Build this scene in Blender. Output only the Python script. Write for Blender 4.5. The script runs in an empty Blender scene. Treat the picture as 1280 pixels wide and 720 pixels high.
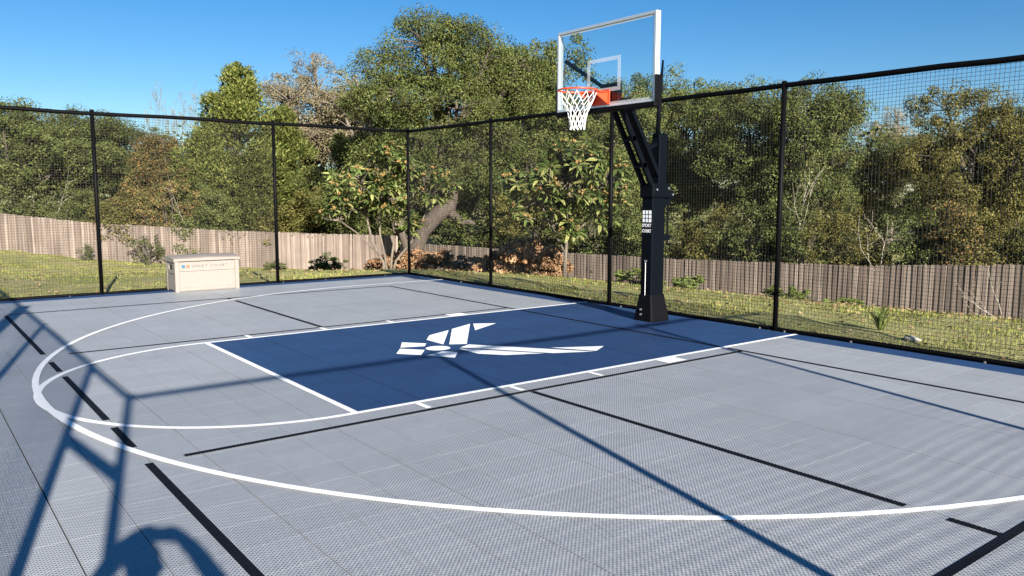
import bpy, bmesh, math, random
import numpy as np
from mathutils import Matrix, Vector
R = math.radians
scene = bpy.context.scene
col = scene.collection
random.seed(7)

# ------------------------------------------------------------------ camera
CAM = Vector((-7.160, 6.737, 1.624))
yaw, pitch, roll = R(-37.67), R(-6.575), R(0.12)
fw = Vector((math.cos(pitch) * math.cos(yaw), math.cos(pitch) * math.sin(yaw), math.sin(pitch)))
rt = Vector((math.sin(yaw), -math.cos(yaw), 0))
up = rt.cross(fw)
r2 = math.cos(roll) * rt + math.sin(roll) * up
u2 = -math.sin(roll) * rt + math.cos(roll) * up
cam_data = bpy.data.cameras.new('camera')
cam_data.sensor_width = 36
cam_data.lens = 1004.05 / 1280 * 36
cam_data.clip_start, cam_data.clip_end = 0.05, 3000
cam = bpy.data.objects.new('camera', cam_data)
col.objects.link(cam)
cam.matrix_world = Matrix(((r2.x, u2.x, -fw.x, CAM.x), (r2.y, u2.y, -fw.y, CAM.y), (r2.z, u2.z, -fw.z, CAM.z), (0, 0, 0, 1)))
scene.camera = cam

# ------------------------------------------------------------------ light
SUN_EL, SUN_AZ = R(20.8), R(-13.8)          # the light travels along SUN_AZ, downwards
world = bpy.data.worlds.new('World')
scene.world = world
world.use_nodes = True
wn = world.node_tree.nodes
sky = wn.new('ShaderNodeTexSky')
sky.sky_type = 'NISHITA'
sky.sun_disc = False
sky.sun_elevation = SUN_EL
sky.sun_rotation = math.atan2(-math.cos(SUN_AZ), -math.sin(SUN_AZ))
sky.air_density, sky.dust_density, sky.ozone_density = 1.0, 0.0, 4.0
sky.altitude = 300
wn['Background'].inputs[1].default_value = 0.043
hs = wn.new('ShaderNodeHueSaturation')
hs.inputs['Saturation'].default_value = 1.28
hs.inputs['Hue'].default_value = 0.503
world.node_tree.links.new(sky.outputs[0], hs.inputs['Color'])
world.node_tree.links.new(hs.outputs[0], wn['Background'].inputs[0])
sun_data = bpy.data.lights.new('sun', 'SUN')
sun_data.energy = 5.0
sun_data.angle = R(0.53)
sun_data.color = (1.0, 0.94, 0.85)
sun = bpy.data.objects.new('sun', sun_data)
col.objects.link(sun)
sun.location = (-40, 15, 30)
sun_dir = Vector((math.cos(SUN_EL) * math.cos(SUN_AZ), math.cos(SUN_EL) * math.sin(SUN_AZ), -math.sin(SUN_EL)))
sun.rotation_euler = sun_dir.to_track_quat('-Z', 'Y').to_euler()
vs = scene.view_settings
vs.view_transform, vs.look, vs.gamma, vs.use_curve_mapping = 'Standard', 'None', 1, False
vs.exposure = 1.5
scene.cycles.max_bounces = 8
scene.cycles.transparent_max_bounces = 24

# ------------------------------------------------------------------ helpers
class MB:
    """collects boxes, bars, tubes and sheets for one mesh"""
    def __init__(self): self.v, self.f, self.m = [], [], []
    def add(self, vs_, fs_, mi=0):
        n = len(self.v)
        self.v += [tuple(v) for v in vs_]
        for f in fs_:
            self.f.append(tuple(i + n for i in f)); self.m.append(mi)
    def box(self, x0, x1, y0, y1, z0, z1, mi=0):
        self.add([(x0, y0, z0), (x1, y0, z0), (x1, y1, z0), (x0, y1, z0), (x0, y0, z1), (x1, y0, z1), (x1, y1, z1), (x0, y1, z1)],
                 [(3, 2, 1, 0), (4, 5, 6, 7), (0, 1, 5, 4), (1, 2, 6, 5), (2, 3, 7, 6), (3, 0, 4, 7)], mi)
    def loft(self, loops, mi=0, cap=True):
        n = len(loops[0])
        vs_ = [p for l in loops for p in l]
        fs_ = []
        for k in range(len(loops) - 1):
            for i in range(n):
                j = (i + 1) % n
                fs_.append((k * n + i, k * n + j, (k + 1) * n + j, (k + 1) * n + i))
        if cap:
            fs_.append(tuple(range(n - 1, -1, -1)))
            fs_.append(tuple(range((len(loops) - 1) * n, len(loops) * n)))
        self.add(vs_, fs_, mi)
    def rbox(self, x0, x1, y0, y1, z0, z1, b=0.01, mi=0):
        def ring(d, z): return [(x0 + d, y0, z), (x1 - d, y0, z), (x1, y0 + d, z), (x1, y1 - d, z), (x1 - d, y1, z), (x0 + d, y1, z), (x0, y1 - d, z), (x0, y0 + d, z)]
        def ring2(d, z): return [(x0 + d, y0 + d * .5, z), (x1 - d, y0 + d * .5, z), (x1 - d * .5, y0 + d, z), (x1 - d * .5, y1 - d, z), (x1 - d, y1 - d * .5, z), (x0 + d, y1 - d * .5, z), (x0 + d * .5, y1 - d, z), (x0 + d * .5, y0 + d, z)]
        self.loft([ring2(b, z0), ring(b, z0 + b), ring(b, z1 - b), ring2(b, z1)], mi)
    def tube(self, pts, radii, n=8, mi=0, cap=True):
        pts = [Vector(p) for p in pts]
        if not hasattr(radii, '__len__'): radii = [radii] * len(pts)
        loops, a = [], None
        for i, p in enumerate(pts):
            t = (pts[min(i + 1, len(pts) - 1)] - pts[max(i - 1, 0)]).normalized()
            if a is None:
                a = t.orthogonal().normalized()
            else:
                a = (a - t * a.dot(t))
                a = a.normalized() if a.length > 1e-5 else t.orthogonal().normalized()
            b = t.cross(a)
            loops.append([p + (a * math.cos(2 * math.pi * k / n) + b * math.sin(2 * math.pi * k / n)) * radii[i] for k in range(n)])
        self.loft(loops, mi, cap)
    def bar(self, p, q, w, h, side, mi=0):
        """straight bar p-q, w along `side`, h across"""
        p, q, side = Vector(p), Vector(q), Vector(side).normalized()
        t = (q - p).normalized(); side = (side - t * side.dot(t)).normalized(); o = t.cross(side)
        c = [side * sx * w / 2 + o * so * h / 2 for sx, so in ((-1, -1), (1, -1), (1, 1), (-1, 1))]
        self.loft([[p + k for k in c], [q + k for k in c]], mi)
    def mesh(self, name, mats, smooth=False):
        me = bpy.data.meshes.new(name)
        me.from_pydata(self.v, [], self.f)
        for m in (mats if isinstance(mats, (list, tuple)) else [mats]): me.materials.append(m)
        if any(self.m): me.polygons.foreach_set('material_index', self.m)
        if smooth: me.polygons.foreach_set('use_smooth', [True] * len(self.f))
        me.update()
        bm = bmesh.new(); bm.from_mesh(me)
        if len(self.f) < 60000:
            bmesh.ops.recalc_face_normals(bm, faces=bm.faces)
        bm.to_mesh(me); bm.free()
        return me
    def build(self, name, mats, parent=None, smooth=False):
        return link(name, self.mesh(name, mats, smooth), parent)

def link(name, data, parent=None, loc=None):
    o = bpy.data.objects.new(name, data)
    col.objects.link(o)
    if parent is not None: o.parent = parent
    if loc is not None: o.location = loc
    return o

def tag(o, label=None, cat=None, group=None, kind=None):
    if label: o['label'] = label
    if cat: o['category'] = cat
    if group: o['group'] = group
    if kind: o['kind'] = kind
    return o

def thing(name, label, cat, loc=(0, 0, 0), rz=0, group=None):
    o = link(name, None, None, loc)
    o.rotation_euler = (0, 0, rz)
    o.empty_display_size = 0.2
    return tag(o, label, cat, group)

# ------------------------------------------------------------------ materials
def mat(name, color, rough=0.6, metal=0.0, spec=0.5):
    m = bpy.data.materials.new(name); m.use_nodes = True
    b = m.node_tree.nodes['Principled BSDF']
    b.inputs['Base Color'].default_value = (*color, 1)
    b.inputs['Roughness'].default_value = rough
    b.inputs['Metallic'].default_value = metal
    b.inputs['Specular IOR Level'].default_value = spec
    return m

class NT:
    def __init__(self, m): self.t = m.node_tree; self.b = self.t.nodes['Principled BSDF']
    def n(self, typ, **kw):
        x = self.t.nodes.new(typ)
        for k, v in kw.items(): setattr(x, k, v)
        return x
    def l(self, a, b): self.t.links.new(a, b)
    def math(self, op, a, b=None, c=None):
        x = self.n('ShaderNodeMath', operation=op)
        for i, v in enumerate((a, b, c)):
            if v is None: continue
            if isinstance(v, (int, float)): x.inputs[i].default_value = v
            else: self.l(v, x.inputs[i])
        return x.outputs[0]
    def ramp(self, fac, stops):
        x = self.n('ShaderNodeValToRGB')
        e = x.color_ramp.elements
        while len(e) < len(stops): e.new(0.5)
        for el, (p, c) in zip(e, stops): el.position = p; el.color = (*c, 1)
        self.l(fac, x.inputs[0]); return x.outputs[0]
    def noise(self, scale, detail=4, vec=None, rough=0.55):
        x = self.n('ShaderNodeTexNoise'); x.inputs['Scale'].default_value = scale
        x.inputs['Detail'].default_value = detail; x.inputs['Roughness'].default_value = rough
        if vec is not None: self.l(vec, x.inputs['Vector'])
        return x.outputs['Fac']
    def mix(self, fac, a, b, mode='MIX'):
        x = self.n('ShaderNodeMix', data_type='RGBA', blend_type=mode)
        for i, v in ((0, fac), (6, a), (7, b)):
            if isinstance(v, (int, float)): x.inputs[i].default_value = v
            elif isinstance(v, tuple): x.inputs[i].default_value = (*v, 1)
            else: self.l(v, x.inputs[i])
        return x.outputs[2]
    def pos(self): return self.n('ShaderNodeNewGeometry').outputs['Position']
    def bump(self, h, dist, strength=1.0):
        x = self.n('ShaderNodeBump'); x.inputs['Distance'].default_value = dist; x.inputs['Strength'].default_value = strength
        self.l(h, x.inputs['Height']); self.l(x.outputs[0], self.b.inputs['Normal'])

PITCH = 0.0175
def lattice(t, lo):
    """open diagonal grid of a plastic sports tile: 1 on the ribs, `lo` in the little holes"""
    p = t.pos()
    outs = []
    for d in ((1, 1, 0), (1, -1, 0)):
        v = t.n('ShaderNodeVectorMath', operation='DOT_PRODUCT'); t.l(p, v.inputs[0]); v.inputs[1].default_value = (d[0] * .7071, d[1] * .7071, 0)
        s = t.math('SINE', t.math('MULTIPLY', v.outputs['Value'], 2 * math.pi / PITCH))
        outs.append(t.math('MULTIPLY_ADD', s, 0.5, 0.5))
    hole = t.math('MULTIPLY', outs[0], outs[1])
    mr = t.n('ShaderNodeMapRange', interpolation_type='SMOOTHSTEP'); t.l(hole, mr.inputs[0])
    mr.inputs[1].default_value, mr.inputs[2].default_value = 0.22, 0.62
    mr.inputs[3].default_value, mr.inputs[4].default_value = 1.0, lo
    return mr.outputs[0], p

def tile_mat(name, color, lo=0.25, rough=0.5, var=0.10):
    m = mat(name, color, rough); t = NT(m)
    k, p = lattice(t, lo)
    # random tone per tile and per column, painting in the tiles' alternating sheen
    sc = t.n('ShaderNodeVectorMath', operation='MULTIPLY'); t.l(p, sc.inputs[0]); sc.inputs[1].default_value = (1 / TP, 1 / TP, 0)
    of = t.n('ShaderNodeVectorMath', operation='ADD'); t.l(sc.outputs[0], of.inputs[0]); of.inputs[1].default_value = (0, -TY0 / TP, 0)
    fl = t.n('ShaderNodeVectorMath', operation='FLOOR'); t.l(of.outputs[0], fl.inputs[0])
    w = t.n('ShaderNodeTexWhiteNoise', noise_dimensions='2D'); t.l(fl.outputs[0], w.inputs[0])
    sx = t.n('ShaderNodeSeparateXYZ'); t.l(fl.outputs[0], sx.inputs[0])
    wc = t.n('ShaderNodeTexWhiteNoise', noise_dimensions='1D'); t.l(sx.outputs[0], wc.inputs['W'])
    dirt = t.noise(1.3, 6, p)
    g = t.math('MULTIPLY_ADD', w.outputs[0], var, 1 - var / 2)
    g = t.math('MULTIPLY', g, t.math('MULTIPLY_ADD', wc.outputs[0], var * .8, 1 - var * .4))
    g = t.math('MULTIPLY', g, t.math('MULTIPLY_ADD', dirt, 0.22, 0.89))
    scuff = t.noise(7, 9, p, .7)
    g = t.math('MULTIPLY', g, t.math('MULTIPLY_ADD', scuff, 0.26, 0.87))
    g = t.math('MULTIPLY', g, k)
    c = t.mix(1.0, color, g, 'MULTIPLY')
    t.l(c, t.b.inputs['Base Color'])
    t.bump(k, 0.002, 0.5)
    return m

TP = 0.30083                     # tile pitch
TY0 = 4.072                      # free throw line, on a tile joint
M = {}
M['tile_grey'] = tile_mat('grey_court_plastic', (0.352, 0.370, 0.390), .30, .5, .06)
M['tile_blue'] = tile_mat('blue_court_plastic', (0.018, 0.053, 0.142), 0.45, var=0.12)
M['paint_white'] = tile_mat('white_line_paint', (0.93, 0.93, 0.92), 0.86, var=0.02)
M['paint_black'] = tile_mat('black_line_paint', (0.004, 0.0045, 0.007), 3.0, 0.7, var=0.05)
M['paint_black'].node_tree.nodes['Principled BSDF'].inputs['Specular IOR Level'].default_value = 0.12
M['navy'] = mat('navy_edge_plastic', (0.022, 0.036, 0.085), 0.55)
M['slab'] = mat('seam_dark_concrete', (0.018, 0.018, 0.018), 0.95, spec=.1)  # concrete coloured near black so the tile gaps read as dark seams
M['black_steel'] = mat('black_powder_coat', (0.003, 0.003, 0.0035), 0.6, spec=0.06)
M['pole_steel'] = mat('black_gloss_powder_coat', (0.0018, 0.003, 0.005), 0.4, spec=0.06)
M['cord'] = mat('black_netting_cord', (0.018, 0.017, 0.015), 0.8)
M['alu'] = mat('brushed_aluminium', (0.62, 0.64, 0.66), 0.35, 0.6)
M['white'] = mat('white_print', (0.80, 0.80, 0.80), 0.5)
M['rubber'] = mat('black_padding', (0.003, 0.003, 0.004), 0.6, spec=0.08)
M['orange'] = mat('orange_rim_paint', (0.62, 0.06, 0.018), 0.4)
M['print_clear'] = None
M['net_white'] = mat('white_nylon', (0.82, 0.82, 0.80), 0.7)
M['bolt'] = mat('zinc', (0.5, 0.5, 0.5), 0.4, 0.9)
M['clip'] = mat('grey_clip', (0.07, 0.068, 0.062), 0.7)
for k in ('black_steel', 'pole_steel'):
    t = NT(M[k]); t.l(t.math('MULTIPLY_ADD', t.noise(9, 5), 0.3, 0.36), t.b.inputs['Roughness'])

g = bpy.data.materials.new('clear_board_glass'); g.use_nodes = True
nt = g.node_tree; nt.nodes.clear()
out = nt.nodes.new('ShaderNodeOutputMaterial'); mx = nt.nodes.new('ShaderNodeMixShader'); fr = nt.nodes.new('ShaderNodeFresnel')
tr = nt.nodes.new('ShaderNodeBsdfTransparent'); gl = nt.nodes.new('ShaderNodeBsdfGlossy')
tr.inputs[0].default_value = (0.93, 0.96, 0.96, 1); gl.inputs['Roughness'].default_value = 0.02; fr.inputs[0].default_value = 1.45
ge = nt.nodes.new('ShaderNodeNewGeometry'); inv = nt.nodes.new('ShaderNodeMath'); inv.operation = 'SUBTRACT'; inv.inputs[0].default_value = 1
mu = nt.nodes.new('ShaderNodeMath'); mu.operation = 'MULTIPLY'
nt.links.new(ge.outputs['Backfacing'], inv.inputs[1]); nt.links.new(inv.outputs[0], mu.inputs[0]); nt.links.new(fr.outputs[0], mu.inputs[1]); nt.links.new(mu.outputs[0], mx.inputs[0]); nt.links.new(tr.outputs[0], mx.inputs[1]); nt.links.new(gl.outputs[0], mx.inputs[2]); nt.links.new(mx.outputs[0], out.inputs[0])
M['glass'] = g

pm = bpy.data.materials.new('translucent_white_print'); pm.use_nodes = True
pt = pm.node_tree; pb = pt.nodes['Principled BSDF']; pb.inputs['Base Color'].default_value = (.75, .76, .78, 1); pb.inputs['Roughness'].default_value = .5; pb.inputs['Alpha'].default_value = .26
M['print_clear'] = pm

def leaf_mat(name, stops, hue_var=0.35, trans=0.10, rough=0.7):
    m = mat(name, stops[0][1], rough, spec=0.12); t = NT(m)
    geo = t.n('ShaderNodeNewGeometry')
    c = t.ramp(geo.outputs['Random Per Island'], stops)
    oi = t.n('ShaderNodeObjectInfo')
    k = t.math('MULTIPLY_ADD', oi.outputs['Random'], hue_var, 1 - hue_var / 2)
    tc = t.n('ShaderNodeTexCoord')
    k = t.math('MULTIPLY', k, t.math('MULTIPLY_ADD', t.noise(1.1, 3, tc.outputs['Object']), 2.0, -0.06))
    c = t.mix(1.0, c, k, 'MULTIPLY')
    t.l(c, t.b.inputs['Base Color'])
    tb = t.n('ShaderNodeBsdfTranslucent'); t.l(c, tb.inputs[0])
    mxs = t.n('ShaderNodeMixShader'); mxs.inputs[0].default_value = trans
    o = t.t.nodes['Material Output']
    t.l(t.b.outputs[0], mxs.inputs[1]); t.l(tb.outputs[0], mxs.inputs[2]); t.l(mxs.outputs[0], o.inputs[0])
    return m
M['leaf_oak'] = leaf_mat('oak_leaf', [(0, (.052, .066, .018)), (.5, (.080, .098, .027)), (.85, (.115, .130, .038)), (1, (.165, .165, .06))])
M['leaf_olive'] = leaf_mat('olive_leaf', [(0, (.078, .076, .018)), (.5, (.115, .106, .028)), (.85, (.155, .138, .04)), (1, (.21, .18, .065))])
M['leaf_autumn'] = leaf_mat('autumn_leaf', [(0, (.055, .055, .018)), (.4, (.10, .095, .03)), (.72, (.15, .12, .045)), (1, (.26, .13, .045))])
M['leaf_juniper'] = leaf_mat('juniper_leaf', [(0, (.035, .05, .012)), (.5, (.095, .115, .026)), (1, (.20, .20, .055))])
M['leaf_pale'] = leaf_mat('tan_leaf', [(0, (.12, .10, .05)), (.5, (.20, .17, .09)), (1, (.32, .27, .17))])
M['leaf_loquat'] = leaf_mat('loquat_leaf', [(0, (.045, .072, .018)), (.5, (.085, .118, .032)), (.85, (.15, .175, .05)), (1, (.25, .24, .09))], rough=.4)
M['leaf_bud'] = leaf_mat('loquat_flower_head', [(0, (.24, .17, .06)), (.6, (.36, .24, .09)), (1, (.42, .22, .08))])
M['leaf_rust'] = leaf_mat('rust_leaf', [(0, (.17, .085, .042)), (.5, (.33, .18, .09)), (1, (.52, .34, .19))])
M['leaf_weed'] = leaf_mat('weed_leaf', [(0, (.09, .13, .03)), (1, (.21, .24, .07))])
M['grass'] = leaf_mat('grass_blade', [(0, (.13, .165, .032)), (.5, (.21, .225, .055)), (1, (.35, .32, .12))], trans=.3)
M['litter'] = leaf_mat('fallen_leaf', [(0, (.14, .085, .04)), (.5, (.27, .18, .09)), (1, (.40, .30, .17))])

def bark(name, a, b):
    m = mat(name, a, 0.9); t = NT(m)
    tc = t.n('ShaderNodeTexCoord'); mp = t.n('ShaderNodeMapping'); t.l(tc.outputs['Object'], mp.inputs[0]); mp.inputs['Scale'].default_value = (9, 9, 2)
    f = t.noise(1.6, 6, mp.outputs[0], 0.7)
    t.l(t.ramp(f, [(.3, a), (.7, b)]), t.b.inputs['Base Color']); t.bump(f, 0.03, 0.8)
    return m
M['bark'] = bark('oak_bark', (.032, .024, .019), (.13, .10, .078))
M['bark_pale'] = bark('pale_bark', (.20, .17, .13), (.40, .36, .29))
M['bark_mid'] = bark('loquat_bark', (.075, .06, .046), (.22, .18, .135))

def wood_mat():
    m = mat('weathered_cedar', (.3, .24, .2), 0.85); t = NT(m)
    tc = t.n('ShaderNodeTexCoord'); oi = t.n('ShaderNodeObjectInfo')
    mp = t.n('ShaderNodeMapping'); mp.inputs['Scale'].default_value = (30, 30, 1.6); t.l(t.pos(), mp.inputs[0])
    grain = t.noise(1.0, 6, mp.outputs[0], .65)
    big = t.noise(0.9, 3, t.pos())
    c1 = t.ramp(oi.outputs['Random'], [(0, (.105, .079, .063)), (.35, (.142, .108, .086)), (.7, (.185, .145, .117)), (1, (.25, .20, .165))])
    k = t.math('MULTIPLY_ADD', grain, 0.9, 0.55)
    k = t.math('MULTIPLY', k, t.math('MULTIPLY_ADD', big, 0.8, 0.6))
    t.l(t.mix(1.0, c1, k, 'MULTIPLY'), t.b.inputs['Base Color']); t.bump(grain, 0.004, 0.6)
    return m
M['wood'] = wood_mat()

def ground_mat():
    m = mat('yard_ground', (.2, .2, .1), 0.95); t = NT(m)
    p = t.pos()
    big, mid, fine = t.noise(0.35, 4, p), t.noise(2.2, 5, p), t.noise(22, 4, p)
    c = t.ramp(big, [(.34, (.155, .185, .042)), (.52, (.22, .225, .062)), (.68, (.33, .285, .125))])
    c2 = t.ramp(mid, [(.35, (.18, .175, .04)), (.65, (.42, .34, .14))])
    c = t.mix(0.45, c, c2)
    k = t.math('MULTIPLY_ADD', fine, 0.9, 0.55)
    t.l(t.mix(1.0, c, k, 'MULTIPLY'), t.b.inputs['Base Color'])
    t.bump(fine, 0.05, 0.8)
    return m
M['ground'] = ground_mat()

# ------------------------------------------------------------------ the ground
XL, XR, YF, YE = -7.75, 7.35, -1.76, 7.15          # net fence lines round the court
FK, FL, FR = np.array((26.0, -12.2)), np.array((42.4, 10.75)), np.array((-3.0, -17.9))   # wooden fence: corner, left end, right end
def fence_z(s, left):
    return np.interp(s, [0, .3, .5, .66, 1.0], [-2.0, -1.72, -1.38, -.90, -.65]) if left else np.interp(s, [0, .5, .61, .70, .77, .86, 1.0], [-2.08, -2.08, -2.0, -1.94, -1.82, -1.64, -1.4])
cp = []
for s in np.linspace(0, 1, 15):
    for left, E_ in ((True, FL), (False, FR)):
        q = FK + (E_ - FK) * s
        nrm = np.array([-(E_ - FK)[1], (E_ - FK)[0]]); nrm = nrm / np.hypot(*nrm) * (-1 if left else 1)
        z = float(fence_z(s, left))
        for d in (0, 9, 25): cp.append((*(q + nrm * d), z))
for x in np.linspace(XL, XR, 9): cp += [(x, YF, -.13), (x, YE, -.13), (x, 2.5, -.13)]
for y in np.linspace(YF, YE, 6): cp += [(XL, y, -.13), (XR, y, -.13)]
for a in np.linspace(0.9, 4.6, 14): cp.append((40 * math.cos(a), 2 + 40 * math.sin(a), -.4))
cp = np.array(cp)
def terrain(x, y):
    x, y = np.asarray(x, float), np.asarray(y, float)
    d2 = (x[..., None] - cp[:, 0]) ** 2 + (y[..., None] - cp[:, 1]) ** 2 + 0.05
    w = d2 ** -1.6
    z = (w * cp[:, 2]).sum(-1) / w.sum(-1)
    inside = (x > XL - .3) & (x < XR + .3) & (y > YF - .3) & (y < YE + .3)
    return np.where(inside, np.minimum(z, -.13), z)
def tz(x, y): return float(terrain(x, y))
ax = np.concatenate([[-900, -400, -180, -90, -55], np.arange(-38, 62, 0.8), [70, 90, 130, 200, 420, 900]])
ay = np.concatenate([[-900, -400, -180, -90, -60], np.arange(-44, 36, 0.8), [44, 60, 95, 180, 400, 900]])
gx, gy = np.meshgrid(ax, ay)
rg = np.random.default_rng(3)
gz = terrain(gx, gy)
outside = (gx < XL - 1) | (gx > XR + 1) | (gy < YF - 1) | (gy > YE + 1)
gz = gz + np.where(outside, rg.normal(0, .025, gx.shape), 0)
nx_, ny_ = len(ax), len(ay)
mb = MB(); mb.v = list(zip(gx.ravel(), gy.ravel(), gz.ravel()))
mb.f = [(j * nx_ + i, j * nx_ + i + 1, (j + 1) * nx_ + i + 1, (j + 1) * nx_ + i) for j in range(ny_ - 1) for i in range(nx_ - 1)]
mb.m = [0] * len(mb.f)
ground = tag(mb.build('ground', M['ground'], smooth=True), kind='structure')

# ------------------------------------------------------------------ the court
mb = MB(); mb.box(XL - .1, XR + .1, YF - .1, YE + .1, -.22, -.024)
court = tag(mb.build('sport_court', M['slab']), 'grey and blue modular tile basketball half court with white and black lines', kind='structure')
def tile_shape(gap_hi):
    m_ = MB(); h = TP / 2 - .0004; hy = TP / 2 - gap_hi; c = .0005
    def ring(d, z): return [(-h + d, -h + d, z), (h - d, -h + d, z), (h - d, hy - d, z), (-h + d, hy - d, z)]
    m_.loft([ring(0, -.020), ring(0, -c), ring(c, 0)])
    return m_
shapes = {k: tile_shape(.0036 if k == 0 else .0085) for k in (0, 1)}
tile_me = {(c, k): shapes[k].mesh('court_tile', M[c]) for c in ('tile_grey', 'tile_blue') for k in (0, 1)}
tiles = []
for i in range(-25, 24):
    for j in range(-19, 10):
        x, y = (i + .5) * TP, TY0 + (j + .5) * TP
        v = Vector((x, y, 0)) - CAM
        dz = v.dot(fw); lat = v.dot(r2)
        seen = dz > 0.5 and abs(lat) < .70 * dz and v.dot(u2) > -.43 * dz
        tiles.append((v.length + (0 if seen else 100), i, j, x, y))
tiles.sort()
rest = MB()
for n, (d, i, j, x, y) in enumerate(tiles):
    c = 'tile_blue' if (abs(x) < 1.805 and y < TY0) or j in (-19, 9) or i in (-25, 23) else 'tile_grey'
    k = 1 if (j + 1) % 3 == 1 else 0
    if n < 300:
        o = link('court_tile', tile_me[(c, k)], court, (x, y, 0))
        o.location.z = random.uniform(-.0002, .0)
    else:
        s = shapes[k]
        rest.add([(a + x, b + y, e) for a, b, e in s.v], s.f, 1 if c == 'tile_blue' else 0)
tag(rest.build('court_tiles', [M['tile_grey'], M['tile_blue']], court), kind='stuff')
# ramped navy edging
x0, x1, y0, y1 = -25 * TP - .002, 24 * TP + .002, TY0 - 19 * TP - .002, TY0 + 10 * TP + .002
def ramp_strip(a, b, out):
    m_ = MB(); a, b, out = Vector(a), Vector(b), Vector(out)
    for k in range(int((b - a).length / TP)):
        p, q = a + (b - a).normalized() * k * TP, a + (b - a).normalized() * ((k + 1) * TP - .004)
        m_.loft([[p + Vector((0, 0, -.02)), p, p + out * .03 + Vector((0, 0, -.002)), p + out + Vector((0, 0, -.019)), p + out + Vector((0, 0, -.021))],
                 [q + Vector((0, 0, -.02)), q, q + out * .03 + Vector((0, 0, -.002)), q + out + Vector((0, 0, -.019)), q + out + Vector((0, 0, -.021))]])
    m_.build('edge_ramp', M['navy'], court)
ramp_strip((x0, y0, 0), (x1, y0, 0), (0, -.10, 0)); ramp_strip((x1, y0, 0), (x1, y1, 0), (.10, 0, 0))
ramp_strip((x1, y1, 0), (x0, y1, 0), (0, .05, 0)); ramp_strip((x0, y1, 0), (x0, y0, 0), (-.10, 0, 0))

LW = .054
def sheet(name, pts, z, m_, parent=court):
    b = MB(); n = len(pts)
    b.add([(x, y, z) for x, y in pts], [tuple(range(n))])
    return b.build(name, m_, parent)
def line(name, p, q, z=.004, m_=None, w=LW):
    p, q = Vector(p), Vector(q); t_ = (q - p).normalized(); s = Vector((-t_.y, t_.x)) * w / 2
    return sheet(name, [p - s, q - s, q + s, p + s], z, m_ or M['paint_white'])
def arc(name, cx, cy, r, a0, a1, z, w=LW, n=96):
    b = MB(); vs_ = []
    for k in range(n + 1):
        a = a0 + (a1 - a0) * k / n
        for rr in (r - w / 2, r + w / 2): vs_.append((cx + rr * math.cos(a), cy + rr * math.sin(a), z))
    b.add(vs_, [(2 * k, 2 * k + 1, 2 * k + 3, 2 * k + 2) for k in range(n)])
    return b.build(name, M['paint_white'], court)
LX = 1.805
for s in (-1, 1): line('lane_line', (s * LX, y0 + .01), (s * LX, TY0 + LW / 2), .0045)
line('free_throw_line', (-LX + LW / 2 + .002, TY0), (LX - LW / 2 - .002, TY0), .0045)
arc('free_throw_circle', 0, TY0 + LW / 2 + .002, LX, 0, math.pi, .0045)
R3 = 5.886
b3 = arc('three_point_line', 0, 0, R3, 0, math.pi, .0085)
for s in (-1, 1): line('three_point_line', (s * R3, -.002), (s * R3, y0 + .01), .0085)
for s in (-1, 1):
    for yy, w in ((3.56, .05), (2.64, .05), (1.72, .05), (.69, .27)):
        line('lane_mark', (s * (LX + LW / 2 + .003), yy), (s * (LX + LW / 2 + .175), yy), .0045, w=w)
K = M['paint_black']
def black(p, q): line('play_line', p, q, .003, K, .05)
# short side of the small court, broken where white lines cross
black((5.45, 5.595), (2.14, 5.595)); black((1.66, 5.595), (1.13, 5.595)); black((.88, 5.595), (-.88, 5.595)); black((-1.12, 5.595), (-1.68, 5.595)); black((-2.07, 5.595), (-5.72, 5.595))
black((-2.05, 5.38), (-2.05, -.255)); black((2.03, 5.38), (2.03, -.255))
black((-2.08, 2.60), (-5.20, 2.60)); black((-5.42, 2.60), (-5.665, 2.60)); black((2.06, 2.60), (5.18, 2.60)); black((5.42, 2.60), (5.52, 2.60))
black((-5.69, 5.57), (-5.69, -.255)); black((5.545, 5.57), (5.545, -.255))
black((-1.86, -.283), (-5.72, -.283)); black((1.86, -.283), (5.57, -.283)); black((-1.74, -.283), (1.74, -.283))
# winged emblem in the lane
LWH = M['paint_white']
em = sheet('court_emblem', [(.118 * math.cos(a) * 1.05, 2.205 + .135 * math.sin(a)) for a in np.linspace(0, 2 * math.pi, 20, endpoint=False)], .0045, LWH)
sheet('emblem_panel', [(.215, 2.545), (0, 2.37), (-.215, 2.545), (0, 2.71)], .0045, LWH, em)
for s in (-1, 1):
    for pts in ([(.53, 2.34), (.31, 2.16), (.18, 2.26), (.265, 2.51)], [(.15, 2.04), (.50, 2.04), (.73, 1.86), (.90, 1.48)],
                [(.11, 1.99), (.95, 1.40), (1.14, 1.0), (.02, 1.82)], [(.70, 1.23), (1.13, .96), (.98, .705)]):
        sheet('emblem_panel', [(s * a, b) for a, b in pts], .0045, LWH, em)

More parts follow.
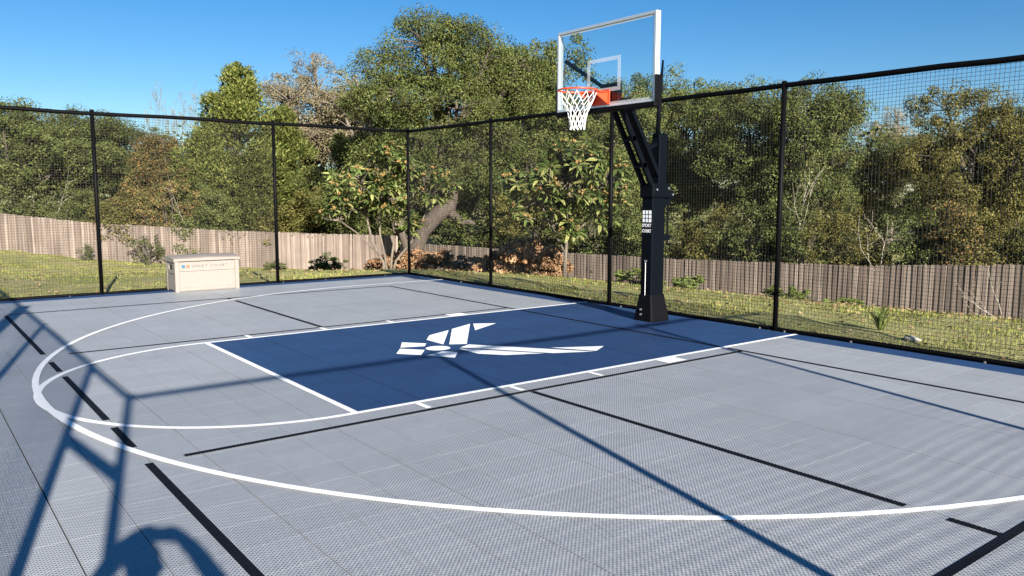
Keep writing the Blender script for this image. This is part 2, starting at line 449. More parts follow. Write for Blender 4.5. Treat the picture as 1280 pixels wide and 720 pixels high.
# ------------------------------------------------------------------ net fence round the court
FH = 2.95
post_me = {}
def post_mesh(r):
    if r not in post_me:
        m_ = MB(); m_.tube([(0, 0, -.02), (0, 0, FH)], r, 12); m_.tube([(0, 0, FH + .001), (0, 0, FH + .02), (0, 0, FH + .03)], [r * 1.1, r * 1.1, r * .5], 12)
        m_.box(-.075, .075, -.075, .075, -.021, -.010)
        me = m_.mesh('post', M['black_steel']); me.polygons.foreach_set('use_smooth', [len(p.vertices) == 4 for p in me.polygons]); post_me[r] = me
    return post_me[r]
clip_b = MB(); clip_b.rbox(-.009, .009, -.013, .013, -.012, .010, .003); clip_me = clip_b.mesh('clip', M['clip'])
def net_fence(label, A, B, posts, clips, gate=None):
    A, B = Vector((*A, 0)), Vector((*B, 0)); L = (B - A).length; d = (B - A) / L
    root = thing('net_fence', label, 'net fence', A, math.atan2(d.y, d.x), 'black net fences enclosing the court')
    for s in posts:
        r = .031
        if isinstance(s, tuple): s, r = s
        link('post', post_mesh(r), root, (s, 0, 0))
    ss = sorted(p if not isinstance(p, tuple) else p[0] for p in posts)
    rr = random.Random(label)
    m_ = MB(); n = int(L / .5)
    m_.tube([(L * k / n, .0 + rr.uniform(-.004, .004), FH - .03 + rr.uniform(-.008, .008)) for k in range(n + 1)], .031, 8); m_.build('top_rail', M['black_steel'], root, True)
    segs = [(0, L)] if gate is None else [(0, gate[0]), (gate[1], L)]
    for a, b in segs:
        if b - a < .1: continue
        m_ = MB(); n = max(2, int((b - a) / .5)); m_.tube([(a + (b - a) * k / n, rr.uniform(-.004, .004), .008 + rr.uniform(-.004, .004)) for k in range(n + 1)], .025, 8); m_.build('bottom_rail', M['black_steel'], root, True)
    CW, CH, r = .0435, .041, .0021
    for a, b in zip(ss[:-1], ss[1:]):
        if gate and abs(a - gate[0]) < .3: continue
        m_ = MB(); nv = round((b - a) / CW); nh = round((FH - .06) / CH)
        ph = [rr.uniform(0, 6.28) for _ in range(6)]
        def warp(s, z):
            u_, w_ = (s - a) / (b - a), z / FH
            e = math.sin(math.pi * u_) * math.sin(math.pi * w_)
            return (s + .010 * math.sin(7 * w_ + ph[0] + 2 * u_) * math.sin(math.pi * w_), .03 * e * math.sin(3 * u_ + ph[1]) + .008 * math.sin(9 * u_ + 5 * w_ + ph[2]) * e,
                    z - .012 * math.sin(math.pi * u_) ** 2 + .007 * math.sin(8 * u_ + ph[3] + w_ * 3) * math.sin(math.pi * u_))
        for k in range(1, nv):
            s = a + (b - a) * k / nv + rr.uniform(-.004, .004)
            m_.tube([warp(s, .03 + (FH - .06) * q / 8) for q in range(9)], r, 3, cap=False)
        for k in range(1, nh):
            z = .03 + (FH - .06) * k / nh + rr.uniform(-.003, .003)
            m_.tube([warp(a + (b - a) * q / 10, z) for q in range(11)], r, 3, cap=False)
        m_.build('netting', M['cord'], root)
    for s in clips: link('clip', clip_me, root, (s, .055, .0))
    if gate:
        m_ = MB(); m_.bar((gate[0], 0, gate[2]), (gate[1], 0, gate[3]), .06, .06, (0, 1, 0)); m_.build('gate_header', M['black_steel'], root)
    return root
net_fence('black net fence along the far baseline behind the hoop pole', (XL, YF), (XR, YF), [0, 3.40, 6.32, 9.20, 12.22, XR - XL], [3.9, 5.3, 6.15, 6.5, 8.9, 10.4, 13.1])
net_fence('black net fence on the left beside the storage box', (XR, YF), (XR, YE), [2.83, 5.82, YE - YF], [.6, 1.9, 2.75, 4.6, 6.3])
net_fence('black net fence behind the camera seen only by its shadow across the lane', (XL, YE), (XL, YF), [0, 2.92, 5.95], [])
net_fence('black net fence with gate opening left of the camera throwing post shadows', (XR, YE), (XL, YE), [2.9, 5.8, (XR + 1.25, .085), XR + 3.2, XR + 6.25, XR - XL - .001], [], (XR + 6.25, XR - XL, 1.985, 2.157))

# ------------------------------------------------------------------ lettering
def text_mesh(s, size, m_, extrude=0.0, spacing=1.0):
    c = bpy.data.curves.new('lettering', 'FONT'); c.body = s; c.size = size; c.extrude = extrude; c.align_x = 'LEFT'; c.space_character = spacing; c.resolution_u = 3
    o = bpy.data.objects.new('lettering', c); col.objects.link(o)
    bpy.context.view_layer.update()
    me = bpy.data.meshes.new_from_object(o.evaluated_get(bpy.context.evaluated_depsgraph_get()))
    bpy.data.objects.remove(o); bpy.data.curves.remove(c)
    me.materials.clear(); me.materials.append(m_)
    xs = [v.co.x for v in me.vertices]
    return me, min(xs), max(xs)
def put_text(name, s, size, m_, parent, origin, X, Y, width=None, spacing=1.0):
    me, a, b = text_mesh(s, size, m_, 0.0008, spacing)
    X, Y = Vector(X), Vector(Y); Z = X.cross(Y); k = 1 if width is None else width / (b - a)
    me.transform(Matrix(((X.x, Y.x, Z.x, origin[0]), (X.y, Y.y, Z.y, origin[1]), (X.z, Y.z, Z.z, origin[2]), (0, 0, 0, 1))) @ Matrix.Diagonal((k, 1, 1, 1)) @ Matrix.Translation((-a, 0, 0)))
    return link(name, me, parent)

# ------------------------------------------------------------------ basketball hoop
S = M['pole_steel']
hoop = thing('basketball_hoop', 'tall black pole basketball hoop with glass backboard, orange rim and white net', 'basketball hoop', (0, 0, 0))
PX, PY0, PY1 = .098, -1.225, -.985           # shaft section
b = MB()
def sec(x, a, c, z, ch=.012):
    return [(-x + ch, a, z), (x - ch, a, z), (x, a + ch, z), (x, c - ch, z), (x - ch, c, z), (-x + ch, c, z), (-x, c - ch, z), (-x, a + ch, z)]
b.loft([sec(PX, PY0, PY1, .25), sec(PX, PY0, PY1, 1.68), sec(PX - .01, PY0 + .01, PY1 - .01, 1.69)]); b.build('pole', S, hoop)
b = MB(); b.loft([sec(.165, -1.285, -.935, .001, .02), sec(.160, -1.28, -.94, .05, .02), sec(.112, -1.235, -.972, .33, .015), sec(.108, -1.232, -.976, .345, .015)]); base = b.build('base_cover', M['rubber'], hoop)
for z in (.085, .15):
    b = MB(); b.tube([(0.03, -.944, z), (.03, -.925, z)], .014, 8); b.build('bolt', M['bolt'], base)
b = MB(); b.tube([(.0, -.984, .78), (.0, -.970, .78)], .018, 8); b.tube([(0, -.976, .25), (0.0, -.976, .76)], .005, 5); b.build('cable_guide', M['bolt'], hoop)
b = MB(); b.loft([sec(.072, -1.275, -1.12, 1.66), sec(.072, -1.275, -1.12, 2.40), sec(.06, -1.265, -1.13, 2.42)]); b.build('upper_post', S, hoop)
b = MB(); b.tube([(-.02, -1.13, 2.38), (-.02, -1.15, 2.80), (-.02, -1.20, 3.34)], [.030, .026, .012], 8); b.build('lift_rod', S, hoop, True)
# hinge block and counter springs
b = MB(); b.rbox(-.125, .125, -1.30, -.96, 1.60, 1.78, .02); b.rbox(-.055, .055, -1.45, -1.28, 1.58, 1.69, .02); hinge = b.build('hinge_block', S, hoop)
for s in (-1, 1):
    for y, z in ((-1.02, 1.70), (-1.24, 1.72), (-1.40, 1.64)):
        b = MB(); b.tube([(s * (.12 if y > -1.3 else .05), y, z), (s * (.138 if y > -1.3 else .07), y, z)], .014, 8); b.build('bolt', M['bolt'], hinge)
for z0, z1, y0_, y1_ in ((1.70, 2.715, -1.02, -.40),):
    for s in (-1, 1):
        b = MB(); b.bar((s * .07, y0_, z0), (s * .07, y1_, z1), .04, .062, (1, 0, 0)); b.build('lower_arm', S, hoop)
b = MB(); b.bar((0, -1.24, 1.72), (0, -.60, 2.73), .12, .055, (1, 0, 0)); b.build('upper_arm', S, hoop)
for k in (.3, .62):
    b = MB(); b.bar((-.09, -1.02 + .62 * k, 1.70 + 1.015 * k), (.09, -1.02 + .62 * k, 1.70 + 1.015 * k), .06, .06, (0, 1, 0)); b.build('arm_spacer', S, hoop)
b = MB(); b.bar((0, -1.20, 2.32), (0, -.93, 2.20), .05, .04, (1, 0, 0)); b.build('arm_link', S, hoop)
b = MB(); b.rbox(-.13, .13, -.66, -.30, 2.69, 2.80, .015); b.rbox(-.14, .14, -.36, -.29, 2.70, 2.98, .012); b.build('board_mount', S, hoop)
# board
CX = .035; BW, Z0, Z1, BY, BD = .845, 2.685, 3.69, -.20, .075
b = MB(); t_ = .034
for x0_, x1_, z0, z1 in ((CX - BW, CX + BW, Z1 - t_, Z1), (CX - BW, CX + BW, Z0, Z0 + t_), (CX - BW, CX - BW + t_, Z0 + t_ + .001, Z1 - t_ - .001), (CX + BW - t_, CX + BW, Z0 + t_ + .001, Z1 - t_ - .001)):
    b.rbox(x0_, x1_, BY - BD, BY, z0, z1, .004)
b.build('backboard_frame', M['alu'], hoop)
b = MB(); b.box(CX - BW + t_ - .006, CX + BW - t_ + .006, BY - .024, BY - .012, Z0 + t_ - .006, Z1 - t_ + .006); b.build('backboard_glass', M['glass'], hoop)
b = MB(); fy = BY - .0085
def strip(x0_, x1_, z0, z1): b.box(x0_, x1_, fy - .002, fy, z0, z1)
ix0, ix1, iz0, iz1 = CX - BW + t_ + .003, CX + BW - t_ - .003, Z0 + t_ + .003, Z1 - t_ - .003; e = .022
strip(ix0, ix1, iz1 - e, iz1); strip(ix0, ix1, iz0, iz0 + e); strip(ix0, ix0 + e, iz0 + e + .001, iz1 - e - .001); strip(ix1 - e, ix1, iz0 + e + .001, iz1 - e - .001)
b.build('border_stripe', M['print_clear'], hoop)
b = MB(); sx, s0, s1, e = .285, 2.87, 3.275, .046
strip(CX - sx, CX + sx, s1 - e, s1); strip(CX - sx, CX + sx, s0, s0 + e); strip(CX - sx, CX - sx + e, s0 + e + .001, s1 - e - .001); strip(CX + sx - e, CX + sx, s0 + e + .001, s1 - e - .001)
b.build('target_square', M['print_clear'], hoop)
b = MB(); b.rbox(CX - BW - .012, CX + BW + .012, BY - BD - .02, BY + .016, Z0 - .055, Z0 + .004, .012); b.build('edge_padding', M['rubber'], hoop)
for s in (-1, 1):
    b = MB(); xa = CX + s * (BW + .002); b.rbox(min(xa, xa + s * .016), max(xa, xa + s * .016), BY - BD - .02, BY + .014, Z0 + .006, Z0 + .30, .004); b.build('corner_padding', M['rubber'], hoop)
for s in (1,):
    b = MB(); b.bar((CX + s * .06, BY - .16, 2.90), (CX + s * (BW - .05), BY - .10, 3.34), .05, .035, (0, 1, 0)); b.build('brace', S, hoop)
# rim
RX, RY, RZ, RR = .055, .19, 2.862, .2286
b = MB(); n = 40
b.tube([(RX + RR * math.cos(2 * math.pi * k / n), RY + RR * math.sin(2 * math.pi * k / n), RZ) for k in range(n + 1)], .0105, 8, cap=False)
rim = b.build('rim', M['orange'], hoop, True)
b = MB()
b.loft([[(RX - .13, BY + .02, RZ + .0), (RX + .13, BY + .02, RZ + .0), (RX + .13, BY + .02, RZ - .012), (RX - .13, BY + .02, RZ - .012)],
        [(RX - .16, -.01, RZ + .0), (RX + .16, -.01, RZ + .0), (RX + .16, -.01, RZ - .012), (RX - .16, -.01, RZ - .012)]])
for s in (-1, 1):
    b.loft([[(RX + s * .115, BY + .02, RZ - .013), (RX + s * .125, BY + .02, RZ - .013), (RX + s * .125, BY + .02, RZ - .14), (RX + s * .115, BY + .02, RZ - .14)],
            [(RX + s * .125, .04, RZ - .013), (RX + s * .135, .04, RZ - .013), (RX + s * .135, .04, RZ - .03), (RX + s * .125, .04, RZ - .03)]])
b.rbox(RX - .15, RX + .15, BY + .001, BY + .019, RZ - .15, RZ + .03, .004)
b.build('rim_bracket', M['orange'], rim)
for k in range(12):
    b = MB(); a = 2 * math.pi * (k + .5) / 12; c_, s_ = math.cos(a), math.sin(a)
    b.tube([(RX + RR * c_, RY + RR * s_, RZ - .008), (RX + (RR + .006) * c_, RY + (RR + .006) * s_, RZ - .026), (RX + (RR - .008) * c_, RY + (RR - .008) * s_, RZ - .03)], .003, 5); b.build('net_hook', M['orange'], rim)
b = MB(); NH = 12; lev = [(0, .222), (.085, .19), (.165, .150), (.235, .118), (.30, .100), (.365, .092), (.43, .088)]
def np_(k, half, l):
    z, r = lev[l]; a = 2 * math.pi * (k + .5 + (.5 if half else 0)) / NH
    return Vector((RX + r * math.cos(a), RY + r * math.sin(a), RZ - .028 - z))
for k in range(NH):
    for l in range(len(lev) - 1):
        h = l % 2
        p = np_(k, h, l)
        for q in (np_(k - (0 if h else 1), not h, l + 1), np_(k + (1 if h else 0), not h, l + 1)):
            mid = (p + q) / 2 + Vector((random.uniform(-.004, .004), random.uniform(-.004, .004), -.004))
            b.tube([p, mid, q], [.0042, .0037, .0042], 5, cap=False)
b.build('net', M['net_white'], hoop, True)
# crank at the side, maker's mark
b = MB(); b.tube([(-.045, -1.33, 1.56), (-.045, -1.33, .98)], .014, 6); b.tube([(-.045, -1.33, 1.0), (-.09, -1.33, .98), (-.09, -1.33, .90)], .010, 6); b.rbox(-.075, -.015, -1.36, -1.226, 1.50, 1.58, .006); b.rbox(-.075, -.015, -1.36, -1.226, 1.05, 1.11, .006); b.build('crank_rod', S, hoop)
ly = PY1 + .0015
b = MB(); Xt, Yt = (-1, 0, 0), (0, 0, 1)
b.box(-.075, .072, PY1 + .0005, ly, 1.285, 1.435); lab = b.build('maker_label', M['white'], hoop)
b = MB()
for z in (1.335, 1.385): b.box(-.075, .072, ly + .0003, ly + .0012, z - .004, z + .004)
for x in (-.030, .022): b.box(x - .004, x + .004, ly + .0014, ly + .0022, 1.287, 1.433)
b.build('label_bars', M['rubber'], lab)
put_text('lettering', 'SPORT', .062, M['white'], hoop, (.078, PY1 + .0012, 1.222), Xt, Yt, .155)
put_text('lettering', 'COURT', .062, M['white'], hoop, (.078, PY1 + .0012, 1.152), Xt, Yt, .155)

# ------------------------------------------------------------------ storage box
M['resin'] = mat('cream_resin', (.225, .195, .168), .5)
t = NT(M['resin']); t.l(t.mix(1.0, (.225, .195, .168), t.math('MULTIPLY_ADD', t.noise(14, 5, t.pos()), .22, .89), 'MULTIPLY'), t.b.inputs['Base Color'])
M['sq_blue'] = mat('blue_print', (.03, .10, .17), .5); M['sq_red'] = mat('orange_print', (.42, .11, .055), .5); M['grey_print'] = mat('grey_print', (.05, .05, .06), .5); M['dark_gap'] = mat('hole_shade', (.03, .025, .02), .7)
bx = thing('storage_box', 'cream resin deck storage box with lid and small coloured lettering', 'storage box', (6.80, 2.51, 0))
W_, D_ = .535, .55          # half width along y, depth along x
b = MB()
b.loft([[(.02, -W_ + .02, .005), (D_ - .02, -W_ + .02, .005), (D_ - .02, W_ - .02, .005), (.02, W_ - .02, .005)],
        [(.02, -W_ + .02, .51), (D_ - .02, -W_ + .02, .51), (D_ - .02, W_ - .02, .51), (.02, W_ - .02, .51)]])
body = b.build('body', M['resin'], bx)
def bpart(name, boxes, m_=None, bev=.006, parent=None):
    for a in boxes:
        q = MB(); q.rbox(*a, bev); q.build(name, m_ or M['resin'], parent or bx)
for s in (-1, 1):
    bpart('corner_post', [(0, .07, s * W_ - (.07 if s > 0 else 0), s * W_ + (0 if s > 0 else .07), .0, .515)])
    bpart('corner_post', [(D_ - .07, D_, s * W_ - (.07 if s > 0 else 0), s * W_ + (0 if s > 0 else .07), .0, .515)])
bpart('front_panel', [(.008, .03, -W_ + .071, W_ - .071, .015, .06), (.004, .03, -W_ + .071, W_ - .071, .345, .50), (.018, .03, -W_ + .075, W_ - .075, .066, .336)])
for s in (-1, 1):
    y0_, y1_ = (W_ - .03, W_ - .004) if s > 0 else (-W_ + .004, -W_ + .03)
    bpart('side_panel', [(.071, D_ - .071, y0_, y1_, .02, .28), (.071, D_ - .071, y0_, y1_, .30, .36), (.071, .16, y0_, y1_, .363, .50), (D_ - .16, D_ - .071, y0_, y1_, .363, .50), (.162, D_ - .162, y0_, y1_, .45, .50)])
    ya = s * (W_ - .019); bpart('hand_hole', [(.162, D_ - .162, min(ya, ya - s * .004), max(ya, ya - s * .004), .363, .448)], M['dark_gap'], .001)  # dark plate, its colour stands in for the shade inside the hole
b = MB(); prof = [(-.018, .515), (-.018, .555), (.02, .572), (.15, .592), (.30, .60), (.45, .592), (D_ + .0, .572), (D_ + .018, .555), (D_ + .018, .515)]
b.loft([[(x, y, z - dz) for x, z in prof] for y, dz in ((-W_ - .018, .012), (-W_ + .0, .0), (0, -.012), (W_, .0), (W_ + .018, .012))]); b.build('lid', M['resin'], bx, False)
bpart('lid_lip', [(-.024, -.0185, -W_ - .012, W_ + .012, .518, .538)], None, .001)
b = MB(); b.box(.0015, .0035, .37, .425, .40, .455); b.build('blue_square', M['sq_blue'], bx)
b = MB(); b.box(.0015, .0035, .295, .35, .40, .455); b.build('orange_square', M['sq_red'], bx)
put_text('lettering', 'SPORT COURT', .058, M['grey_print'], bx, (.0032, .262, .408), (0, -1, 0), (0, 0, 1), .60, 1.5)

# ------------------------------------------------------------------ wooden picket fences
def picket_mesh(k):
    r_ = random.Random(k); h, w, d = 1.0, .047, .009; c = r_.uniform(.018, .03)
    m_ = MB(); lo = lambda y: [(-w, y, -.06), (w, y, -.06), (w, y, h - c), (w - c * .9, y, h), (-w + c * .9, y, h), (-w, y, h - c)]
    m_.loft([lo(-d), lo(d)]); return m_.mesh('picket', M['wood'])
pk = [picket_mesh(k) for k in range(4)]
def wood_fence(label, E_, left, h0):
    A = Vector(FK); B = Vector(E_); L = (B - A).length; d = (B - A) / L
    out = Vector((-d.y, d.x)) * (-1 if left else 1)           # away from the yard
    root = thing('wooden_fence', label, 'wooden fence', (*A, fence_z(0, left)), 0, 'weathered wooden fences round the yard')
    n = int(L / .15); wig = 0
    for k in range(n):                                        # board on board: proud pickets with set back boards between them
        wig = wig * .8 + random.uniform(-.008, .008)
        for back in (0, 1):
            s = (k + .5 + .5 * back) * .15 + (.07 if left and k == 0 and not back else 0)
            if s > L: continue
            p = A + d * s + out * (.0205 * back)
            z = float(fence_z(s / L, left))
            o = link('back_board' if back else 'picket', pk[k % 4], root)
            o.location = (p.x - A.x + out.x * random.uniform(-.005, .005), p.y - A.y + out.y * random.uniform(-.005, .005), z - root.location.z)
            o.rotation_euler = (random.gauss(0, .006), random.gauss(0, .008), math.atan2(d.y, d.x) + random.gauss(0, .05))
            o.scale = (random.uniform(.88, 1.05) * (.9 if back else 1), 1, h0(s / L) + wig + random.gauss(0, .007) - .015 * back)
    for q in range(int(L / 2.4) + 1):
        s = min(.2 + q * 2.4, L - .1); p = A + d * s + out * .118; z = float(fence_z(s / L, left)) - root.location.z
        m_ = MB(); m_.box(-.045, .045, -.045, .045, -.1, h0(s / L) - .06)
        o = m_.build('post', M['wood'], root); o.location = (p.x - A.x, p.y - A.y, z); o.rotation_euler.z = math.atan2(d.y, d.x)
    for f in (.18, .5, .84):
        for q in range(int(L / 2.4)):
            s0_, s1_ = q * 2.4 + .21, q * 2.4 + 2.59; p, q2 = A + d * s0_ + out * .068, A + d * min(s1_, L) + out * .068
            m_ = MB(); m_.bar((p.x - A.x, p.y - A.y, float(fence_z(s0_ / L, left)) - root.location.z + h0(s0_ / L) * f), (q2.x - A.x, q2.y - A.y, float(fence_z(min(s1_, L) / L, left)) - root.location.z + h0(s1_ / L) * f), .038, .09, (*out, 0)); m_.build('rail', M['wood'], root)
wood_fence('weathered wooden picket fence on the left running behind the storage box', FL, True, lambda s: 1.72 - .12 * max(0, s - .4))
wood_fence('weathered wooden picket fence on the right behind the hoop pole', FR, False, lambda s: 1.50)

# ------------------------------------------------------------------ trees
def leaf_quads(c, a, b):
    """rhombus leaves: centres c, half axes a (length) and b (width)"""
    n = len(c)
    v = np.stack([c - a, c + b - .15 * a, c + a, c - b - .15 * a], 1).reshape(-1, 3)
    f = np.arange(n * 4).reshape(n, 4)
    return v, f
def np_mesh(name, v, f, m_):
    me = bpy.data.meshes.new(name)
    me.vertices.add(len(v)); me.vertices.foreach_set('co', v.astype(np.float32).ravel())
    me.loops.add(f.size); me.loops.foreach_set('vertex_index', f.astype(np.int32).ravel())
    me.polygons.add(len(f)); me.polygons.foreach_set('loop_start', np.arange(0, f.size, f.shape[1], dtype=np.int32))
    me.materials.append(m_); me.update(); me.validate(); return me
def rand_dir(rg, n):
    d = rg.normal(size=(n, 3)); return d / np.linalg.norm(d, axis=1)[:, None]
def leaves_at(rg, cl, rad, cnt, L, W, flat=.7, up=0.3):
    idx = np.repeat(np.arange(len(cl)), cnt); n = len(idx)
    d = rand_dir(rg, n); r = rg.uniform(.25, 1, n) ** .6
    c = cl[idx] + d * (r * rad[idx])[:, None] * np.array([1, 1, flat])
    nrm = rand_dir(rg, n) * .75 + d * .9 + np.array([0, 0, up]); nrm /= np.linalg.norm(nrm, axis=1)[:, None]
    t_ = np.cross(nrm, rand_dir(rg, n)); t_ /= np.linalg.norm(t_, axis=1)[:, None]
    s = rg.uniform(.65, 1.25, n)[:, None]
    return leaf_quads(c, t_ * L / 2 * s, np.cross(nrm, t_) * W / 2 * s)
def bez(p, q, bow, n=7):
    p, q, bow = np.array(p), np.array(q), np.array(bow)
    t_ = np.linspace(0, 1, n)[:, None]; return (1 - t_) ** 2 * p + 2 * t_ * (1 - t_) * ((p + q) / 2 + bow) + t_ ** 2 * q
def clusters(rg, lobes, n, inner=.45):
    vol = np.array([l[1][0] * l[1][1] * l[1][2] for l in lobes]) ** .75; k = rg.choice(len(lobes), n, p=vol / vol.sum())
    d = rand_dir(rg, n); r = rg.uniform(inner, 1, n)
    c = np.array([lobes[i][0] for i in k]) + d * r[:, None] * np.array([lobes[i][1] for i in k])
    return c, k
def limbs(mb, rg, trunk_pts, r0, lobes, cl, k, twig=.5, rl=.35):
    """trunk polyline, one limb into every lobe, a twig to many of the leaf clusters"""
    tp = [np.array(p, float) for p in trunk_pts]
    rr = np.linspace(r0, r0 * .6, len(tp)); rr[0] *= 1.35
    mb.tube(tp, list(rr), 8)
    lp = []
    for c, rad in lobes:
        c = np.array(c); s = tp[-1] if len(tp) < 3 or rg.random() < .6 else tp[-2]
        e = c + np.array([0, 0, rad[2] * .45])
        b_ = bez(s, e, rg.normal(0, .12, 3) * np.linalg.norm(e - s) + np.array([0, 0, -.08]) * np.linalg.norm(e - s), 8)
        lp.append(b_); mb.tube(list(b_), list(np.linspace(r0 * rl * 1.3, r0 * .10, 8)), 6)
    for c, i in zip(cl, k):
        if rg.random() > twig: continue
        b_ = lp[i]; dd = np.linalg.norm(b_ - c, axis=1); j = int(np.argmin(dd[1:])) ; j = max(1, j)
        w = bez(b_[j], c, rg.normal(0, .08, 3) * dd[j], 4); mb.tube(list(w), [r0 * .11, r0 * .08, r0 * .055, r0 * .03], 4)
def oak_arche(seed, H, Wd, base=.20, n=340, cnt=190, L=.095, W=.058, leaf='leaf_oak', bk='bark', twig=.45, rc=.62, nlobe=9):
    rg = np.random.default_rng(seed)
    lobes = [((0, 0, H * .60), (Wd * .34, Wd * .34, H * .27))]
    for q in range(nlobe):
        a = 2 * math.pi * (q + rg.uniform(-.3, .3)) / nlobe * (2 if q % 2 else 1); zz = rg.uniform(base + .12, .86); rr = math.sqrt(max(.06, 1 - ((zz - .55) / .42) ** 2)) * Wd * .5
        s = rg.uniform(.15, .24) * Wd
        lobes.append(((rr * .62 * math.cos(a), rr * .62 * math.sin(a), zz * H), (s, s, s * rg.uniform(.6, .9))))
    lobes.append(((rg.uniform(-.4, .4), 0, H * .88), (Wd * .16, Wd * .16, H * .12)))
    cl, k = clusters(rg, lobes, n)
    cl[:, 2] = np.maximum(cl[:, 2], H * base * .8)
    mb_ = MB(); lean = rg.normal(0, .25, 2)
    limbs(mb_, rg, [(0, 0, -.3), (lean[0] * .4, lean[1] * .3, H * .14), (lean[0], lean[1], H * .28), (lean[0] * .7, lean[1] * 1.3, H * .40)], .05 * H ** .8 * 1.0, lobes, cl, k, twig)
    v, f = leaves_at(rg, cl, rg.uniform(.45, 1.1, n) * rc, cnt, L, W)
    return mb_.mesh('trunk', M[bk], True), np_mesh('crown', v, f, M[leaf]), H, Wd
def juniper_arche(seed, H, Wd):
    rg = np.random.default_rng(seed); n = 260
    z = rg.uniform(.10, 1, n) ** .85; a = rg.uniform(0, 2 * math.pi, n); prof = Wd / 2 * (1.02 - z) ** .62 * (0.55 + .45 * np.minimum(1, z * 6)) * (1 + .28 * np.sin(3 * a + 9 * z) * np.sin(17 * z)); r = prof * rg.uniform(.3, 1.15, n)
    cl = np.stack([r * np.cos(a), r * np.sin(a), z * H], 1)
    idx = np.repeat(np.arange(n), 120); m = len(idx); d = rand_dir(rg, m)
    size = (.22 + .45 * (1 - z) ** .8)[idx]
    c = cl[idx] + d * (rg.uniform(.1, 1, m) * size)[:, None] * np.array([1, 1, 1.25])
    rad = np.stack([np.cos(a), np.sin(a), np.zeros(n)], 1)[idx]
    t_ = rad * .6 + np.array([0, 0, 1.0]) + rg.normal(0, .45, (m, 3)); t_ /= np.linalg.norm(t_, axis=1)[:, None]
    w = np.cross(t_, rand_dir(rg, m)); w /= np.linalg.norm(w, axis=1)[:, None]
    v, f = leaf_quads(c, t_ * .09 * rg.uniform(.6, 1.3, m)[:, None], w * .024)
    mb_ = MB(); mb_.tube([(0, 0, -.2), (.05, 0, H * .5), (0, 0, H * .97)], [.16, .09, .015], 7)
    for q in range(0, n, 3): mb_.tube([(0, 0, cl[q, 2] * .82), cl[q]], [.035, .012], 4)
    return mb_.mesh('trunk', M['bark'], True), np_mesh('crown', v, f, M['leaf_juniper']), H, Wd
def branchy(mb_, rg, p, d, L, r, depth, tips, spread=.55, upb=.25):
    p, d = np.array(p), np.array(d); pts = [p]; 
    for q in range(4):
        d = d + rg.normal(0, .13, 3) + np.array([0, 0, .04]); d /= np.linalg.norm(d); p = p + d * L / 4; pts.append(p)
    mb_.tube(pts, list(np.linspace(r, r * .62, 5)), 6 if depth > 2 else 4)
    if depth == 0: tips.append(p); return
    for q in range(rg.integers(2, 4)):
        nd = d + rg.normal(0, spread, 3) + np.array([0, 0, upb]); nd /= np.linalg.norm(nd)
        branchy(mb_, rg, pts[-1] if q else pts[3], nd, L * rg.uniform(.6, .85), r * .58, depth - 1, tips, spread, upb)
def bare_arche(seed, H, bk, leaf, cnt, depth=4, L=.1, rad=.35, thick=.008):
    rg = np.random.default_rng(seed); mb_ = MB(); tips = []
    branchy(mb_, rg, (0, 0, -.2), (0, 0, 1), H * .38, H * thick + .008, depth, tips)
    tips = np.array(tips); v, f = leaves_at(rg, tips, np.full(len(tips), rad), cnt, L, L * .55)
    vv = np.array(mb_.v); h = vv[:, 2].max(); w = 2 * np.abs(vv[:, :2]).max()
    return mb_.mesh('trunk', M[bk], True), np_mesh('crown', v, f, M[leaf]), h, w
def shrub_arche(seed, H, Wd, leaf='leaf_oak', n=110, cnt=130, L=.085, W=.05):
    rg = np.random.default_rng(seed)
    lobes = [((0, 0, H * .45), (Wd * .36, Wd * .36, H * .42))] + [((Wd * .3 * math.cos(a), Wd * .3 * math.sin(a), H * rg.uniform(.2, .6)), (Wd * .22, Wd * .22, H * .24)) for a in rg.uniform(0, 6.28, 5)]
    cl, k = clusters(rg, lobes, n, .5); cl[:, 2] = np.maximum(cl[:, 2], .12)
    mb_ = MB()
    for q in range(7):
        e = cl[rg.integers(n)]; mb_.tube(list(bez((rg.normal(0, .1), rg.normal(0, .1), -.1), e, (0, 0, .2), 6)), list(np.linspace(.045, .012, 6)), 5)
    v, f = leaves_at(rg, cl, rg.uniform(.3, .65, n) * Wd / 5, cnt, L, W)
    return mb_.mesh('trunk', M['bark'], True), np_mesh('crown', v, f, M[leaf]), H, Wd
ARCH = {
 'live_oak': [oak_arche(11, 8, 7), oak_arche(12, 8, 7, nlobe=11), oak_arche(13, 8, 7, base=.2, nlobe=10)],
 'olive_oak': [oak_arche(21, 7.5, 7, leaf='leaf_olive'), oak_arche(22, 7.5, 7, leaf='leaf_olive', nlobe=12)],
 'autumn_oak': [oak_arche(31, 7, 6, leaf='leaf_autumn', base=.2)],
 'juniper': [juniper_arche(41, 9, 4.2), juniper_arche(42, 7, 4)],
 'pale_elm': [oak_arche(51, 11, 6, base=.35, n=330, cnt=120, L=.09, W=.05, leaf='leaf_pale', bk='bark_mid', twig=.95, rc=.6, nlobe=10)],
 'bare_tree': [bare_arche(61, 9, 'bark_mid', 'leaf_pale', 16, 5, .11, .4, .013), bare_arche(62, 9, 'bark_mid', 'leaf_pale', 18, 5, .11, .4, .013)],
 'bare_sapling': [bare_arche(71, 4.5, 'bark_pale', 'leaf_pale', 3, 3, .09, .25), bare_arche(72, 4.5, 'bark_pale', 'leaf_olive', 5, 3, .1, .3)],
 'leafy_shrub': [shrub_arche(81, 4, 3.6), shrub_arche(82, 4, 3.6), shrub_arche(83, 4, 3.6, 'leaf_olive')],
 'autumn_shrub': [shrub_arche(91, 4, 3.6, 'leaf_autumn')],
}
CATN = {'leafy_shrub': 'bush', 'autumn_shrub': 'bush'}
GRP = {'leafy_shrub': 'bushes beyond the wooden fence', 'autumn_shrub': 'bushes beyond the wooden fence'}
